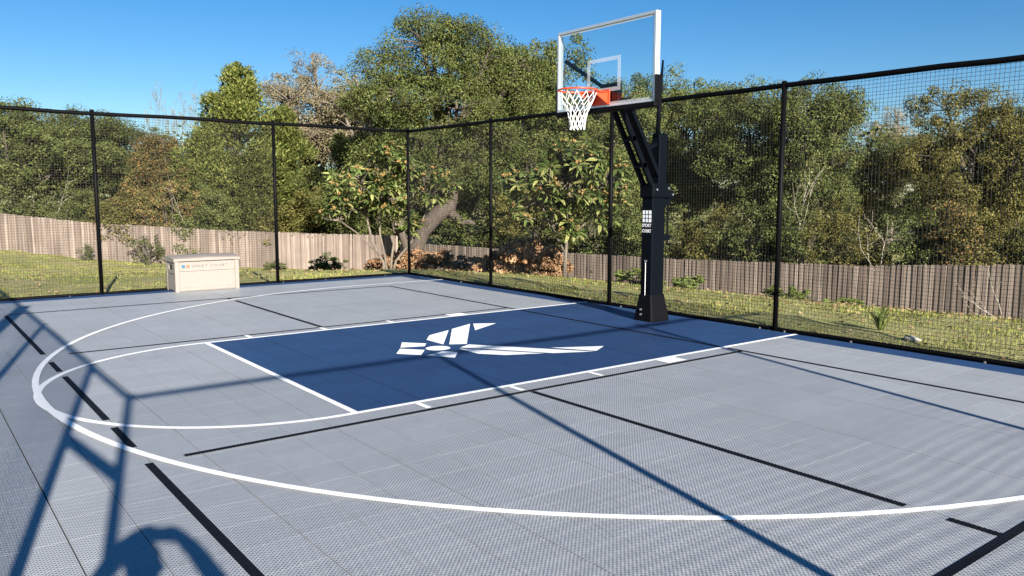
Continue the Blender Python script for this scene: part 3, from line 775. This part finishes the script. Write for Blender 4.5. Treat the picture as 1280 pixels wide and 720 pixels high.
def plant(kind, a, label, x, y, z, h=None, w=None, rz=None, group=None, cat=None, name=None):
    trunk, crown, H, Wd = a
    root = thing(name or kind, label, cat or CATN.get(kind, 'tree'), (x, y, z), random.uniform(0, 6.28) if rz is None else rz, group or GRP.get(kind, 'trees beyond the wooden fence'))
    root.scale = (w / Wd if w else 1, w / Wd if w else 1, h / H if h else 1)
    link('trunk', trunk, root); link('crown', crown, root)
    return root
TREES = [
    ('live_oak', 41.5, 1.4, 6.5, 6.9, 'olive green oak at the far left edge behind the wooden fence'),
    ('live_oak', 44.2, -1.7, 6.3, 5.8, 'rounded oak rising behind the leftmost court fence post'),
    ('live_oak', 45.7, -4.4, 5.7, 5.7, 'low domed oak under the sky gap left of the bare twigs'),
    ('autumn_oak', 38.3, -5.1, 4.8, 4.9, 'oak with rusty orange patches left of the juniper'),
    ('bare_tree', 51.1, -7.7, 9.0, 3.2, 'left of two thin bare treetops poking above the net rail'),
    ('bare_tree', 52.6, -9.9, 9.4, 3.1, 'right of two thin bare treetops, beside the pointed juniper'),
    ('juniper', 36.3, -8.4, 8.4, 4.5, 'tall pointed juniper above the storage box'),
    ('juniper', 35.9, -6.3, 4.8, 3.5, 'short bright juniper left of the tall pointed one'),
    ('juniper', 37.4, -11.1, 6.5, 4.1, 'juniper behind the second court fence post from the left'),
    ('juniper', 33.6, -8.3, 3.8, 3.9, 'low yellow green juniper spreading over the wooden fence right of the box'),
    ('pale_elm', 42.2, -15.2, 11.4, 5.8, 'thin tan crowned tree standing highest left of the big oak'),
    ('pale_elm', 38.4, -16.2, 9.8, 5.8, 'pale brown tree close against the left side of the big oak'),
    ('live_oak', 32.0, -15.4, 7.4, 4.8, 'dark oak half hidden behind the left of the big oak'),
    ('live_oak', 24.5, -17.7, 7.0, 6.6, 'dense oak below and right of the big oak crown'),
    ('live_oak', 24.5, -19.3, 9.3, 6.5, 'tall oak just left of the glass backboard'),
    ('live_oak', 21.7, -20.9, 6.9, 5.0, 'oak seen through the glass backboard'),
    ('live_oak', 22.4, -24.5, 7.6, 5.0, 'oak crown behind the right edge of the backboard'),
    ('live_oak', 21.1, -27.0, 7.6, 5.4, 'oak just right of the hoop above the net rail'),
    ('live_oak', 15.3, -23.9, 6.4, 5.0, 'broad oak left of the tall court fence post on the right'),
    ('live_oak', 11.7, -22.8, 6.2, 4.2, 'oak touching the top rail right of the tall fence post'),
    ('olive_oak', 11.5, -25.2, 5.1, 3.0, 'yellowish oak sloping down to the sky gap on the right'),
    ('pale_elm', 21.3, -48.3, 8.3, 4.1, 'small grey far tree standing in the sky gap on the right'),
    ('live_oak', 13.4, -36.7, 4.8, 4.2, 'dark low oak at the bottom of the sky gap on the right'),
    ('olive_oak', 6.3, -25.6, 5.5, 4.1, 'round topped olive oak near the right edge'),
    ('live_oak', 5.1, -28.2, 5.6, 4.5, 'oak cut off by the right edge of the view'),
    ('live_oak', 28.8, -16.8, 5.5, 6.3, 'shaded oak behind the big curved trunk'),
    ('live_oak', 32.9, -13.8, 4.8, 5.6, 'shaded oak behind the near loquat tree'),
    ('leafy_shrub', 39.6, 1.6, 3.1, 3.6, 'thicket bush at the far left over the wooden fence'),
    ('leafy_shrub', 38.3, -0.6, 2.7, 3.2, 'thicket bush just left of the leftmost court fence post'),
    ('leafy_shrub', 35.5, -2.4, 2.6, 3.5, 'green thicket bush right of the leftmost court fence post'),
    ('autumn_shrub', 34.3, -4.0, 3.1, 3.1, 'rust tinted bush behind the fence above the box'),
    ('leafy_shrub', 33.1, -5.6, 2.7, 3.1, 'green bush behind the fence above the right of the box'),
    ('leafy_shrub', 30.5, -9.7, 3.1, 3.7, 'bush over the fence left of the near loquat tree'),
    ('leafy_shrub', 29.0, -11.5, 2.7, 3.1, 'dark bush behind the loquat stems'),
    ('leafy_shrub', 22.9, -14.6, 3.0, 4.0, 'dark bush right of the curved oak trunk'),
    ('leafy_shrub', 20.0, -15.3, 2.8, 3.8, 'dark bush behind the loquat by the hoop, on its left'),
    ('leafy_shrub', 16.7, -16.0, 2.6, 3.2, 'bush behind the fence between loquat and hoop pole'),
    ('leafy_shrub', 13.4, -16.6, 2.5, 2.9, 'green bush just right of the hoop pole above the fence'),
    ('leafy_shrub', 11.7, -17.0, 2.1, 2.6, 'green bush midway between hoop pole and tall fence post'),
    ('leafy_shrub', 10.1, -17.4, 2.5, 2.8, 'green bush just left of the tall court fence post'),
    ('leafy_shrub', 8.4, -17.7, 2.2, 2.6, 'green bush just right of the tall court fence post'),
    ('leafy_shrub', 6.9, -18.0, 1.9, 2.3, 'bright green bush left of the pale bare sapling'),
    ('leafy_shrub', 5.2, -18.4, 1.9, 2.2, 'dark bush right of the pale bare sapling'),
    ('autumn_shrub', 4.1, -18.8, 2.2, 2.4, 'brownish bush below the round topped olive oak'),
    ('leafy_shrub', 3.0, -19.4, 2.0, 2.4, 'dark bush above the fence near the right edge'),
    ('leafy_shrub', 1.6, -19.8, 2.2, 2.3, 'dark bush cut by the right edge of the view'),
    ('bare_sapling', 39.5, 1.0, 3.1, 3.2, 'pale leaning trunk behind the fence at the far left'),
    ('bare_sapling', 38.4, 0.1, 3.0, 2.8, 'pale upright trunk behind the fence left of the leftmost net post'),
    ('bare_sapling', 5.3, -17.2, 1.2, 1.9, 'pale bare sapling behind the fence on the right'),
    ('bare_sapling', 32.8, -4.4, 2.7, 2.7, 'pale forked sapling trunk rising above the box'),
    ('bare_sapling', 8.0, -16.8, 2.8, 1.6, 'thin pale trunk right of the tall court fence post'),
]
for q, (kind, x, y, zt, w, lab) in enumerate(TREES):
    z = tz(x, y); h = zt - z
    a = ARCH[kind][q % len(ARCH[kind])]
    plant(kind, a, lab, x, y, z, h * (1.04 if 'oak' in kind else 1), w * (1.0 if 'bare' in kind else 1.55 if kind == 'juniper' else 1.4))

# far wood closing the view between the trunks
rg = np.random.default_rng(5); n = 900
aa = rg.uniform(-1.35, .10, n); dd = rg.uniform(52, 85, n)
cl = np.stack([CAM.x + dd * np.cos(aa), CAM.y + dd * np.sin(aa), -1.5 + rg.uniform(0, 1, n) * (5.2 + .03 * dd)], 1)
v, f = leaves_at(rg, cl, rg.uniform(1.0, 2.2, n), 60, .36, .22)
tag(link('far_wood', np_mesh('far_wood', v, f, M['leaf_oak'])), 'dark distant woodland filling the gaps between the trees', 'woodland', kind='stuff')

# the big leaning oak in the corner of the yard
rg = np.random.default_rng(77)
ox, oy = 23.5, -11.4; oz = tz(ox, oy)
rightv = np.array([-.611, -.791, 0]); backv = np.array([.791, -.611, 0])
def oc(s, z, d=0): return np.array([0, 0, z]) + rightv * s + backv * d
mb = MB()
tr_pts = [oc(-.15, -.3), oc(-.05, .5), oc(.1, 1.3), oc(.45, 2.15), oc(1.05, 2.8), oc(1.6, 3.25), oc(1.75, 3.9), oc(1.65, 4.8, .3)]
mb.tube(tr_pts, [.48, .40, .37, .36, .36, .37, .33, .28], 12)
mb.tube([oc(1.55, 3.05), oc(1.95, 2.7), oc(2.2, 2.45, -.1), oc(2.5, 2.55, -.2), oc(2.75, 2.45, -.3)], [.24, .19, .15, .12, .07], 8)
mb.tube([oc(-.1, 1.2), oc(-.5, 2.2, .2), oc(-.9, 3.3, .5), oc(-1.4, 5, .6)], [.28, .24, .2, .15], 8)
lobes = [(tuple(oc(.9, 9.6)), (2.2, 2.2, 1.5)), (tuple(oc(2.0, 10.4)), (1.5, 1.5, .9)), (tuple(oc(3.4, 9.7)), (1.3, 1.3, 1.0)), (tuple(oc(4.6, 9.0, .3)), (1.3, 1.3, 1.0)), (tuple(oc(1.5, 4.7, -.9)), (1.3, .9, .7)), (tuple(oc(2.7, 9.2, .3)), (1.6, 1.6, 1.3)), (tuple(oc(-1.2, 9.0)), (1.5, 1.6, 1.1)), (tuple(oc(0.3, 10.9)), (.9, .9, .6)), (tuple(oc(-0.4, 7.7, -.6)), (2.0, 1.9, 1.1)),
         (tuple(oc(2.0, 7.4, -.6)), (2.3, 2.0, 1.3)), (tuple(oc(0.4, 6.0, -.2)), (2.4, 2.2, 1.0)), (tuple(oc(3.4, 6.0, .3)), (2.0, 2.0, 1.0)), (tuple(oc(4.2, 7.9, .6)), (1.5, 1.6, 1.3)), (tuple(oc(-2.3, 7.8, .5)), (1.0, 1.0, .8)),
         (tuple(oc(-1.3, 5.4, .6)), (1.7, 1.6, .9)), (tuple(oc(2.6, 4.6, .8)), (2.0, 1.8, .9)), (tuple(oc(5.0, 5.0, .8)), (1.6, 1.6, 1.0)), (tuple(oc(-2.2, 4.3, -.5)), (1.3, 1.2, .7)), (tuple(oc(-3.2, 3.7, -.3)), (1.1, 1.0, .6)), (tuple(oc(0.6, 4.3, 1.4)), (1.8, 1.4, .9))]
cl, k = clusters(rg, lobes, 760, .62)
top = tr_pts[-1]; lp = []
for c, rad in lobes:
    c = np.array(c); s = top if c @ rightv > -.8 else oc(-1.4, 5, .6)
    b_ = bez(s, c + np.array([0, 0, rad[2] * .3]), rg.normal(0, .25, 3), 8); lp.append(b_); mb.tube(list(b_), list(np.linspace(.22, .05, 8)), 7)
for c, i in zip(cl, k):
    if rg.random() < .6:
        b_ = lp[i]; dd_ = np.linalg.norm(b_ - c, axis=1); j = max(1, int(np.argmin(dd_))); mb.tube(list(bez(b_[j], c, rg.normal(0, .15, 3), 4)), [.045, .035, .025, .012], 4)
v, f = leaves_at(rg, cl, rg.uniform(.35, .8, len(cl)), 175, .09, .056)
root = thing('big_oak', 'big live oak with curved leaning trunk behind the corner of the net fence', 'tree', (ox, oy, oz))
mb.build('trunk', M['bark'], root, True); link('crown', np_mesh('crown', v, f, M['leaf_oak']), root)

# ------------------------------------------------------------------ loquat trees with big leaves in whorls
def whorl(seed, bud):
    rg_ = random.Random(seed); m_ = MB(); nl = 13
    for q in range(nl):
        a = 2 * math.pi * q * .381966 * 1.0 + rg_.uniform(-.2, .2); el = rg_.uniform(-.45, .55) + (.5 if q > 9 else 0); L = rg_.uniform(.19, .30); w = L * rg_.uniform(.13, .17)
        d = Vector((math.cos(a) * math.cos(el), math.sin(a) * math.cos(el), math.sin(el))); s = Vector((-math.sin(a), math.cos(a), 0)); n_ = s.cross(d)
        p0, p1, p2, p3 = d * .02, d * L * .4, d * L * .75 - Vector((0, 0, L * .10)), d * L * .97 - Vector((0, 0, L * .26))
        v_ = [p0, p1 + s * w - n_ * .006, p1, p1 - s * w - n_ * .006, p2 + s * w * .8 - n_ * .006, p2, p2 - s * w * .8 - n_ * .006, p3]
        m_.add(v_, [(0, 2, 1), (0, 3, 2), (1, 2, 5, 4), (2, 3, 6, 5), (4, 5, 7), (5, 6, 7)])
    if bud:
        for q in range(9):
            d = Vector((rg_.gauss(0, .5), rg_.gauss(0, .5), 1)).normalized(); c = d * rg_.uniform(.05, .12); s = d.orthogonal().normalized() * .024; o_ = d.cross(s.normalized()) * .024
            m_.add([c - d * .03, c + s, c + o_, c - s, c - o_, c + d * .04], [(0, 2, 1), (0, 3, 2), (0, 4, 3), (0, 1, 4), (1, 2, 5), (2, 3, 5), (3, 4, 5), (4, 1, 5)], 1)
    me = bpy.data.meshes.new('leaf_whorl'); me.from_pydata(m_.v, [], m_.f); me.materials.append(M['leaf_loquat']); me.materials.append(M['leaf_bud']); me.polygons.foreach_set('material_index', m_.m); me.update(); return me
wh = [whorl(q, q % 2 == 0) for q in range(6)]
def loquat(label, x, y, stems, lobes, n, seed, bare_low=.0):
    z = tz(x, y); rg_ = np.random.default_rng(seed)
    root = thing('loquat_tree', label, 'tree', (x, y, z), 0, 'loquat trees just outside the net fence')
    cl, k = clusters(rg_, lobes, n, .62); mb_ = MB(); ends = []
    for st in stems:
        mb_.tube([oc(*p) for p in st[0]], list(np.linspace(st[1], st[1] * .5, len(st[0]))), 8); ends += [oc(*p) for p in st[0][len(st[0]) // 2:]]
    ends = np.array(ends)
    for c in cl:
        j = int(np.argmin(np.linalg.norm(ends - c, axis=1) + rg_.uniform(0, .5, len(ends)))); mb_.tube(list(bez(ends[j], c, rg_.normal(0, .12, 3), 5)), [.014, .012, .010, .008, .006], 5)
    mb_.build('trunk', M['bark_mid'], root, True)
    for q, c in enumerate(cl):
        o = link('leaf_whorl', wh[int(rg_.integers(6))], root, tuple(c)); o.rotation_euler = (rg_.normal(0, .35), rg_.normal(0, .35), rg_.uniform(0, 6.28)); s = rg_.uniform(.8, 1.2); o.scale = (s, s, s)
loquat('many stemmed loquat tree with orange tipped leaf whorls left of the net fence corner', 13.9, -4.85,
       [([(-.05, -.1), (-.12, .5), (-.45, 1.15), (-.6, 1.9), (-.75, 2.8)], .05), ([(0, -.1), (-.05, .6), (-.2, 1.3), (-.25, 2.5)], .045), ([(.08, -.1), (.12, .6), (.22, 1.3, .1), (.3, 2.6, .2)], .045),
        ([(.12, -.1), (.25, .55), (.75, 1.15), (1.0, 1.6), (1.3, 2.4)], .042), ([(-.2, .7), (-.8, 1.35, -.2), (-1.35, 1.75, -.2)], .03), ([(.3, 1.4, .1), (.7, 2.1, .1), (.9, 3.0)], .03)],
       [(tuple(oc(-1.0, 2.8)), (1.0, .9, .65)), (tuple(oc(.2, 3.2)), (1.2, 1.0, .6)), (tuple(oc(1.35, 2.75)), (.8, .8, .6)), (tuple(oc(.0, 2.45, -.4)), (1.1, .8, .5)), (tuple(oc(-1.5, 2.0)), (.5, .6, .4)), (tuple(oc(.6, 1.7)), (.5, .5, .35)), (tuple(oc(.1, 3.65)), (.7, .6, .3))], 298, 4)
loquat('darker loquat tree with a pale trunk behind the net between corner and hoop', 6.6, -5.4,
       [([(0, -.1), (.02, .5), (.06, 1.0), (.08, 1.6), (.1, 2.2)], .05), ([(.05, .9), (.45, 1.25), (.75, 1.6), (.95, 2.1)], .03), ([(0, .6), (-.3, 1.2), (-.6, 1.8)], .03), ([(.1, 1.5), (.4, 2.1), (.6, 2.6)], .03)],
       [(tuple(oc(.05, 2.2)), (.9, .8, .65)), (tuple(oc(.8, 2.3)), (.7, .6, .6)), (tuple(oc(-.6, 1.75)), (.7, .6, .55)), (tuple(oc(.2, 2.85)), (.7, .6, .35)), (tuple(oc(.9, 1.6)), (.5, .4, .4)), (tuple(oc(0, 1.15)), (.3, .3, .3)), (tuple(oc(-.9, 2.2)), (.5, .5, .4))], 270, 6)

# ------------------------------------------------------------------ low plants in the yard
rust = [shrub_arche(q, 1.0, 1.6, 'leaf_rust', 80, 60, .085, .055) for q in (101, 102)]
for q, (x, y, h, w, lab) in enumerate([(15.6, -6.1, 1.3, 2.1, 'rust brown dry shrub at the foot of the near loquat'), (13.9, -6.4, 1.3, 2.2, 'rust brown dry shrub just right of the net fence corner post'), (11.9, -6.6, .9, 2.0, 'low rust brown shrub in the shade right of the corner'),
                                        (10.3, -6.6, 1.1, 1.9, 'rust brown shrub behind the second post from the corner'), (9.0, -6.3, 1.25, 1.8, 'orange brown shrub left of the loquat by the hoop'), (8.2, -6.2, .7, 1.3, 'smallest orange brown shrub, touching the loquat by the hoop')]):
    plant('dry_shrub', rust[q % 2], lab, x, y, tz(x, y) - .03, h, w, group='rust brown shrubs along the net fence', cat='shrub')
green = shrub_arche(111, 1.2, 1.4, 'leaf_weed', 70, 50, .09, .05); dark = shrub_arche(112, 1.2, 1.4, 'leaf_oak', 70, 55, .08, .045)
for a, x, y, h, w, lab in [(dark, 24.5, -8.0, 1.25, 1.9, 'dark green bush standing against the left wooden fence'), (dark, 26.1, -6.1, .8, 1.2, 'small bush against the left wooden fence near the second net post'),
                           (green, 5.6, -6.8, .55, 1.2, 'leafy weed clump at the net left of the hoop pole'), (green, 4.6, -7.3, .45, 1.0, 'smaller weed clump behind the net post left of the hoop'), (green, 2.9, -8.6, .5, 1.1, 'weed clump in the grass right of the hoop base'), (green, 1.7, -8.9, .35, .9, 'thin weed clump right of the hoop, farther from the pole')]:
    plant('yard_bush', a, lab, x, y, tz(x, y) - .03, h, w, group='small bushes and weeds in the yard', cat='bush')
scrag = shrub_arche(113, 1.5, 1.6, 'leaf_oak', 34, 34, .08, .045)
for x, y, h, w, lab in [(32.0, -2.5, 1.7, 1.7, 'scraggly dark bush against the left wooden fence just left of the box'), (33.6, -.3, 1.0, 1.0, 'small scraggly bush at the left wooden fence beside the leftmost net post'), (21.5, .4, .35, 1.8, 'low dark bush added in place of shadows on the lawn behind the left net')]:  # last entry: bush added in place of dark shadows on the grass
    plant('yard_bush', scrag, lab, x, y, tz(x, y) - .03, h, w, group='small bushes and weeds in the yard', cat='bush')
def spiky(label, x, y, n, L, seed):
    rg_ = random.Random(seed); m_ = MB()
    root = thing('yucca_plant', label, 'plant', (x, y, tz(x, y)))
    lm = []
    for q in range(3):
        m_ = MB(); w = .016
        pts = [(0, 0), (.35, .5), (.7, .85), (1.0, .95)]
        for (a, za), (b_, zb), wa, wb in zip(pts[:-1], pts[1:], (.9, 1, .7), (1, .7, .05)):
            m_.add([(a * L * .6, -w * wa, za * L), (a * L * .6, w * wa, za * L), (b_ * L * .6, w * wb, zb * L), (b_ * L * .6, -w * wb, zb * L)], [(0, 1, 2, 3)])
        lm.append(m_.mesh('leaf', M['leaf_weed']))
    for q in range(n):
        o = link('leaf', lm[q % 3], root); o.rotation_euler = (0, rg_.uniform(-.5, .35), rg_.uniform(0, 6.28)); s = rg_.uniform(.6, 1.1); o.scale = (s, s, s)
spiky('spiky yucca like plant at the net on the right', -1.9, -3.4, 30, .33, 3)
def rock(label, x, y, s, seed):
    rg_ = np.random.default_rng(seed); bm = bmesh.new(); bmesh.ops.create_icosphere(bm, subdivisions=2, radius=1)
    for v_ in bm.verts: v_.co *= 1 + rg_.normal(0, .12); v_.co = Vector((v_.co.x * s, v_.co.y * s * .7, v_.co.z * s * .45))
    me = bpy.data.meshes.new('rock'); bm.to_mesh(me); bm.free(); me.materials.append(M['stone'])
    o = link('rock', me, None, (x, y, tz(x, y) + s * .15)); return tag(o, label, 'rock')
M['stone'] = mat('pale_limestone', (.42, .38, .33), .9); t = NT(M['stone']); f_ = t.noise(6, 6, t.pos()); t.l(t.ramp(f_, [(.3, (.24, .21, .18)), (.7, (.50, .46, .40))]), t.b.inputs['Base Color']); t.bump(f_, .05)
rock('pale rounded rock in the grass near the right wooden fence', 2.2, -14.6, .42, 1)
rock('flat pale rocks at the foot of the left wooden fence by the dark bush', 22.6, -8.3, .55, 2)
rock('small pale stone beside the spiky plant at the net', -2.45, -3.1, .10, 3)
mb = MB(); rgb = np.random.default_rng(9); tips = []
for q in range(5): branchy(mb, rgb, (rgb.uniform(-.3, .3), rgb.uniform(-.3, .3), .12), (rgb.uniform(-1, 1), rgb.uniform(-1, 1), 0.25), .7, .016, 2, tips, .4, .0)
o = mb.build('fallen_branches', M['bark_pale'], None, True); o.location = (.9, -15.2, tz(.9, -15.2)); tag(o, 'heap of pale dead branches in the grass at the right wooden fence', 'branches')

# ------------------------------------------------------------------ grass and fallen leaves
rg = np.random.default_rng(21)
def yard_pts(n, near=0.0):
    u = rg.uniform(-.64, .64, n); D = 7 + 42 * rg.uniform(0, 1, n) ** .8
    a = math.radians(-37.67) + u; x = CAM.x + D * np.cos(a); y = CAM.y + D * np.sin(a)
    ok = ~((x > XL - .5) & (x < XR + .13) & (y > YF - .13) & (y < YE + .5))
    for E_, sg in ((FL, -1), (FR, 1)):
        d = (E_ - FK) / np.linalg.norm(E_ - FK); nrm = np.array([-d[1], d[0]]) * sg
        ok &= ((x - FK[0]) * nrm[0] + (y - FK[1]) * nrm[1]) < -.03
    return x[ok], y[ok], D[ok]
x, y, D = yard_pts(190000); keep = rg.uniform(0, 1, len(x)) < .75; x, y, D = x[keep], y[keep], D[keep]
z = terrain(x, y); n = len(x)
a = rg.uniform(0, 6.28, n); h = rg.uniform(.02, .055, n) * (1 + .4 * np.sin(x * 1.3) * np.sin(y * 1.1)); w = .005 + .0005 * D; lean = rg.normal(0, .5, (n, 2)) * h[:, None]
p = np.stack([x, y, z - .02], 1); s = np.stack([np.cos(a) * w, np.sin(a) * w, 0 * a], 1); tip = p + np.stack([lean[:, 0], lean[:, 1], h + .02], 1)
v = np.stack([p - s, p + s, tip], 1).reshape(-1, 3); f = np.arange(n * 3).reshape(n, 3)
tag(link('grass', np_mesh('grass', v, f, M['grass'])), 'short dry yellow green lawn grass beyond the net fence', 'grass', kind='stuff')
x, y, D = yard_pts(60000)
dens = np.clip(.12 + .9 * np.exp(-((x - 14) ** 2 + (y + 7.5) ** 2) / 30) + .65 * (x < 4) * np.clip((-y - 2) / 8, 0, 1), 0, 1); keep = rg.uniform(0, 1, len(x)) < dens * .55; x, y = x[keep], y[keep]
n = len(x); c = np.stack([x, y, terrain(x, y) + rg.uniform(.01, .07, n)], 1)
nrm = rand_dir(rg, n) * .6 + np.array([0, 0, 1]); nrm /= np.linalg.norm(nrm, axis=1)[:, None]; t_ = np.cross(nrm, rand_dir(rg, n)); t_ /= np.linalg.norm(t_, axis=1)[:, None]
v, f = leaf_quads(c, t_ * .045, np.cross(nrm, t_) * .028)
tag(link('fallen_leaves', np_mesh('fallen_leaves', v, f, M['litter'])), 'fallen brown leaves scattered over the lawn', 'leaves', kind='stuff')

# ------------------------------------------------------------------ the person taking the photograph (behind the camera, only the shadow is in view)
M['skin'] = mat('skin', (.45, .27, .19), .5); M['shirt'] = mat('dark_shirt', (.05, .07, .12), .85); M['shorts'] = mat('khaki_shorts', (.28, .23, .16), .9); M['hair'] = mat('dark_hair', (.03, .02, .015), .7); M['phone'] = mat('black_phone', (.01, .01, .01), .25)
who = thing('person', 'person standing in the fence corner with both arms raised to hold up a phone', 'person', (-7.36, 6.94, 0))
F_ = Vector((.791, -.611, 0)); RG = Vector((-.611, -.791, 0))
def wp(f, r, z): return F_ * f + RG * r + Vector((0, 0, z))
ground_z = 0.002
def skin_mesh(name, nodes, edges, m_, parent, sub=2, rootn=0):
    """one continuous skinned surface: nodes = (point, radius)"""
    me = bpy.data.meshes.new(name); me.from_pydata([n[0] for n in nodes], edges, []); o = link(name, me, parent)
    o.modifiers.new('skin', 'SKIN'); 
    if not me.skin_vertices: me.attributes
    sv = me.skin_vertices[0].data
    for q, n in enumerate(nodes): sv[q].radius = (n[1], n[1]); sv[q].use_root = (q == rootn)
    ss = o.modifiers.new('sub', 'SUBSURF'); ss.levels = ss.render_levels = sub
    bpy.context.view_layer.update()
    new = bpy.data.meshes.new_from_object(o.evaluated_get(bpy.context.evaluated_depsgraph_get()))
    o.modifiers.clear(); o.data = new; bpy.data.meshes.remove(me); new.materials.clear(); new.materials.append(m_)
    new.polygons.foreach_set('use_smooth', [True] * len(new.polygons)); return o
nodes, edges = [], []
def nd(p, r, par=None):
    nodes.append((p, r)); 
    if par is not None: edges.append((par, len(nodes) - 1))
    return len(nodes) - 1
pel = nd(wp(0, 0, .80), .125); bel = nd(wp(.0, 0, .92), .12, pel); che = nd(wp(.0, 0, 1.16), .135, bel); nb = nd(wp(.0, 0, 1.31), .075, che); nk = nd(wp(.01, 0, 1.37), .05, nb)
h1 = nd(wp(.03, .02, 1.46), .075, nk); h2 = nd(wp(.03, .02, 1.535), .09, h1); h3 = nd(wp(.02, .02, 1.61), .06, h2)
for s in (-1, 1):
    hip = nd(wp(0, s * .09, .74), .088, pel); kn = nd(wp(.03, s * .10, .42), .055, hip); an = nd(wp(-.01, s * .11, .075), .036, kn); to = nd(wp(.13, s * .125, .035), .030, an)
    sh = nd(wp(0, s * .165, 1.275), .062, che); el = nd(wp(.09, s * (.40 if s > 0 else .27), 1.28), .056, sh); wr = nd(wp(.215, s * .17, 1.505), .040, el)
    pa = nd(wp(.235, s * .115, 1.545), .036, wr)
    for q, L in enumerate((.058, .068, .062, .048)):
        k0 = nd(wp(.245, s * .085, 1.582 - q * .021), .0095, pa); k1 = nd(wp(.262, s * (.085 - L * .5), 1.584 - q * .021), .0085, k0); nd(wp(.262, s * (.085 - L), 1.583 - q * .021), .0075, k1)
    t0 = nd(wp(.218, s * .098, 1.572), .011, pa); nd(wp(.224, s * .060, 1.575), .009, t0)
body = skin_mesh('body', nodes, edges, M['skin'], who)
def chain(name, pts, m_, extra=()):
    ns = [(p, r) for p, r in pts]; es = [(i, i + 1) for i in range(len(pts) - 1)]
    for par, p, r in extra: ns.append((p, r)); es.append((par if par >= 0 else len(ns) - 2, len(ns) - 1))
    return skin_mesh(name, ns, es, m_, who, 2)
chain('shirt', [(wp(0, 0, .80), .14), (wp(0, 0, .92), .137), (wp(0, 0, 1.16), .153), (wp(0, 0, 1.30), .085)], M['shirt'],
      [(2, wp(0, .17, 1.275), .078), (-1, wp(.05, .30, 1.275), .062), (2, wp(0, -.17, 1.275), .078), (-1, wp(.05, -.24, 1.275), .062)])
chain('shorts', [(wp(0, 0, .82), .142), (wp(0, 0, .76), .138)], M['shorts'], [(1, wp(0, .09, .70), .102), (-1, wp(.025, .10, .47), .085), (1, wp(0, -.09, .70), .102), (-1, wp(.025, -.10, .47), .085)])
chain('hair', [(wp(-.03, 0, 1.50), .08), (wp(-.012, .02, 1.58), .095), (wp(.005, .02, 1.625), .075)], M['hair'])
for s in (-1, 1):
    q = MB(); q.tube([wp(.03, s * .085, 1.48), wp(.025, s * .106, 1.505), wp(.02, s * .098, 1.53)], [.012, .018, .012], 8); q.build('ear', M['skin'], who, True)
    q = MB(); q.tube([wp(.112, s * .032 + .02, 1.505), wp(.120, s * .032 + .02, 1.505)], [.012, .006], 8); q.build('eye', M['white'], who, True)
    chain('shoe', [(wp(-.05, s * .11, .045), .044), (wp(.05, s * .117, .045), .045), (wp(.15, s * .127, .035), .035)], M['hair'])
q = MB(); q.tube([wp(.11, .02, 1.515), wp(.138, .02, 1.48), wp(.112, .02, 1.47)], [.010, .016, .012], 8); q.build('nose', M['skin'], who, True)
q = MB(); q.tube([wp(.108, -.004, 1.445), wp(.118, .02, 1.443), wp(.108, .044, 1.445)], [.004, .007, .004], 6); q.build('mouth', mat('lips', (.35, .14, .12), .5), who, True)
ph = thing('mobile_phone', 'black mobile phone held up in both hands behind the view', 'phone', (-7.36, 6.94, 0))
q = MB(); c = wp(.250, 0, 1.552)
def pc(r, u_, f): return c + RG * r + Vector((0, 0, u_)) + F_ * f
q.loft([[pc(-.075, -.036, f), pc(.075, -.036, f), pc(.075, .036, f), pc(-.075, .036, f)] for f in (-.004, .004)]); q.build('body', M['phone'], ph)
q = MB(); q.loft([[pc(-.071, -.032, f), pc(.071, -.032, f), pc(.071, .032, f), pc(-.071, .032, f)] for f in (-.0048, -.0042)]); q.build('screen', M['glass'], ph)
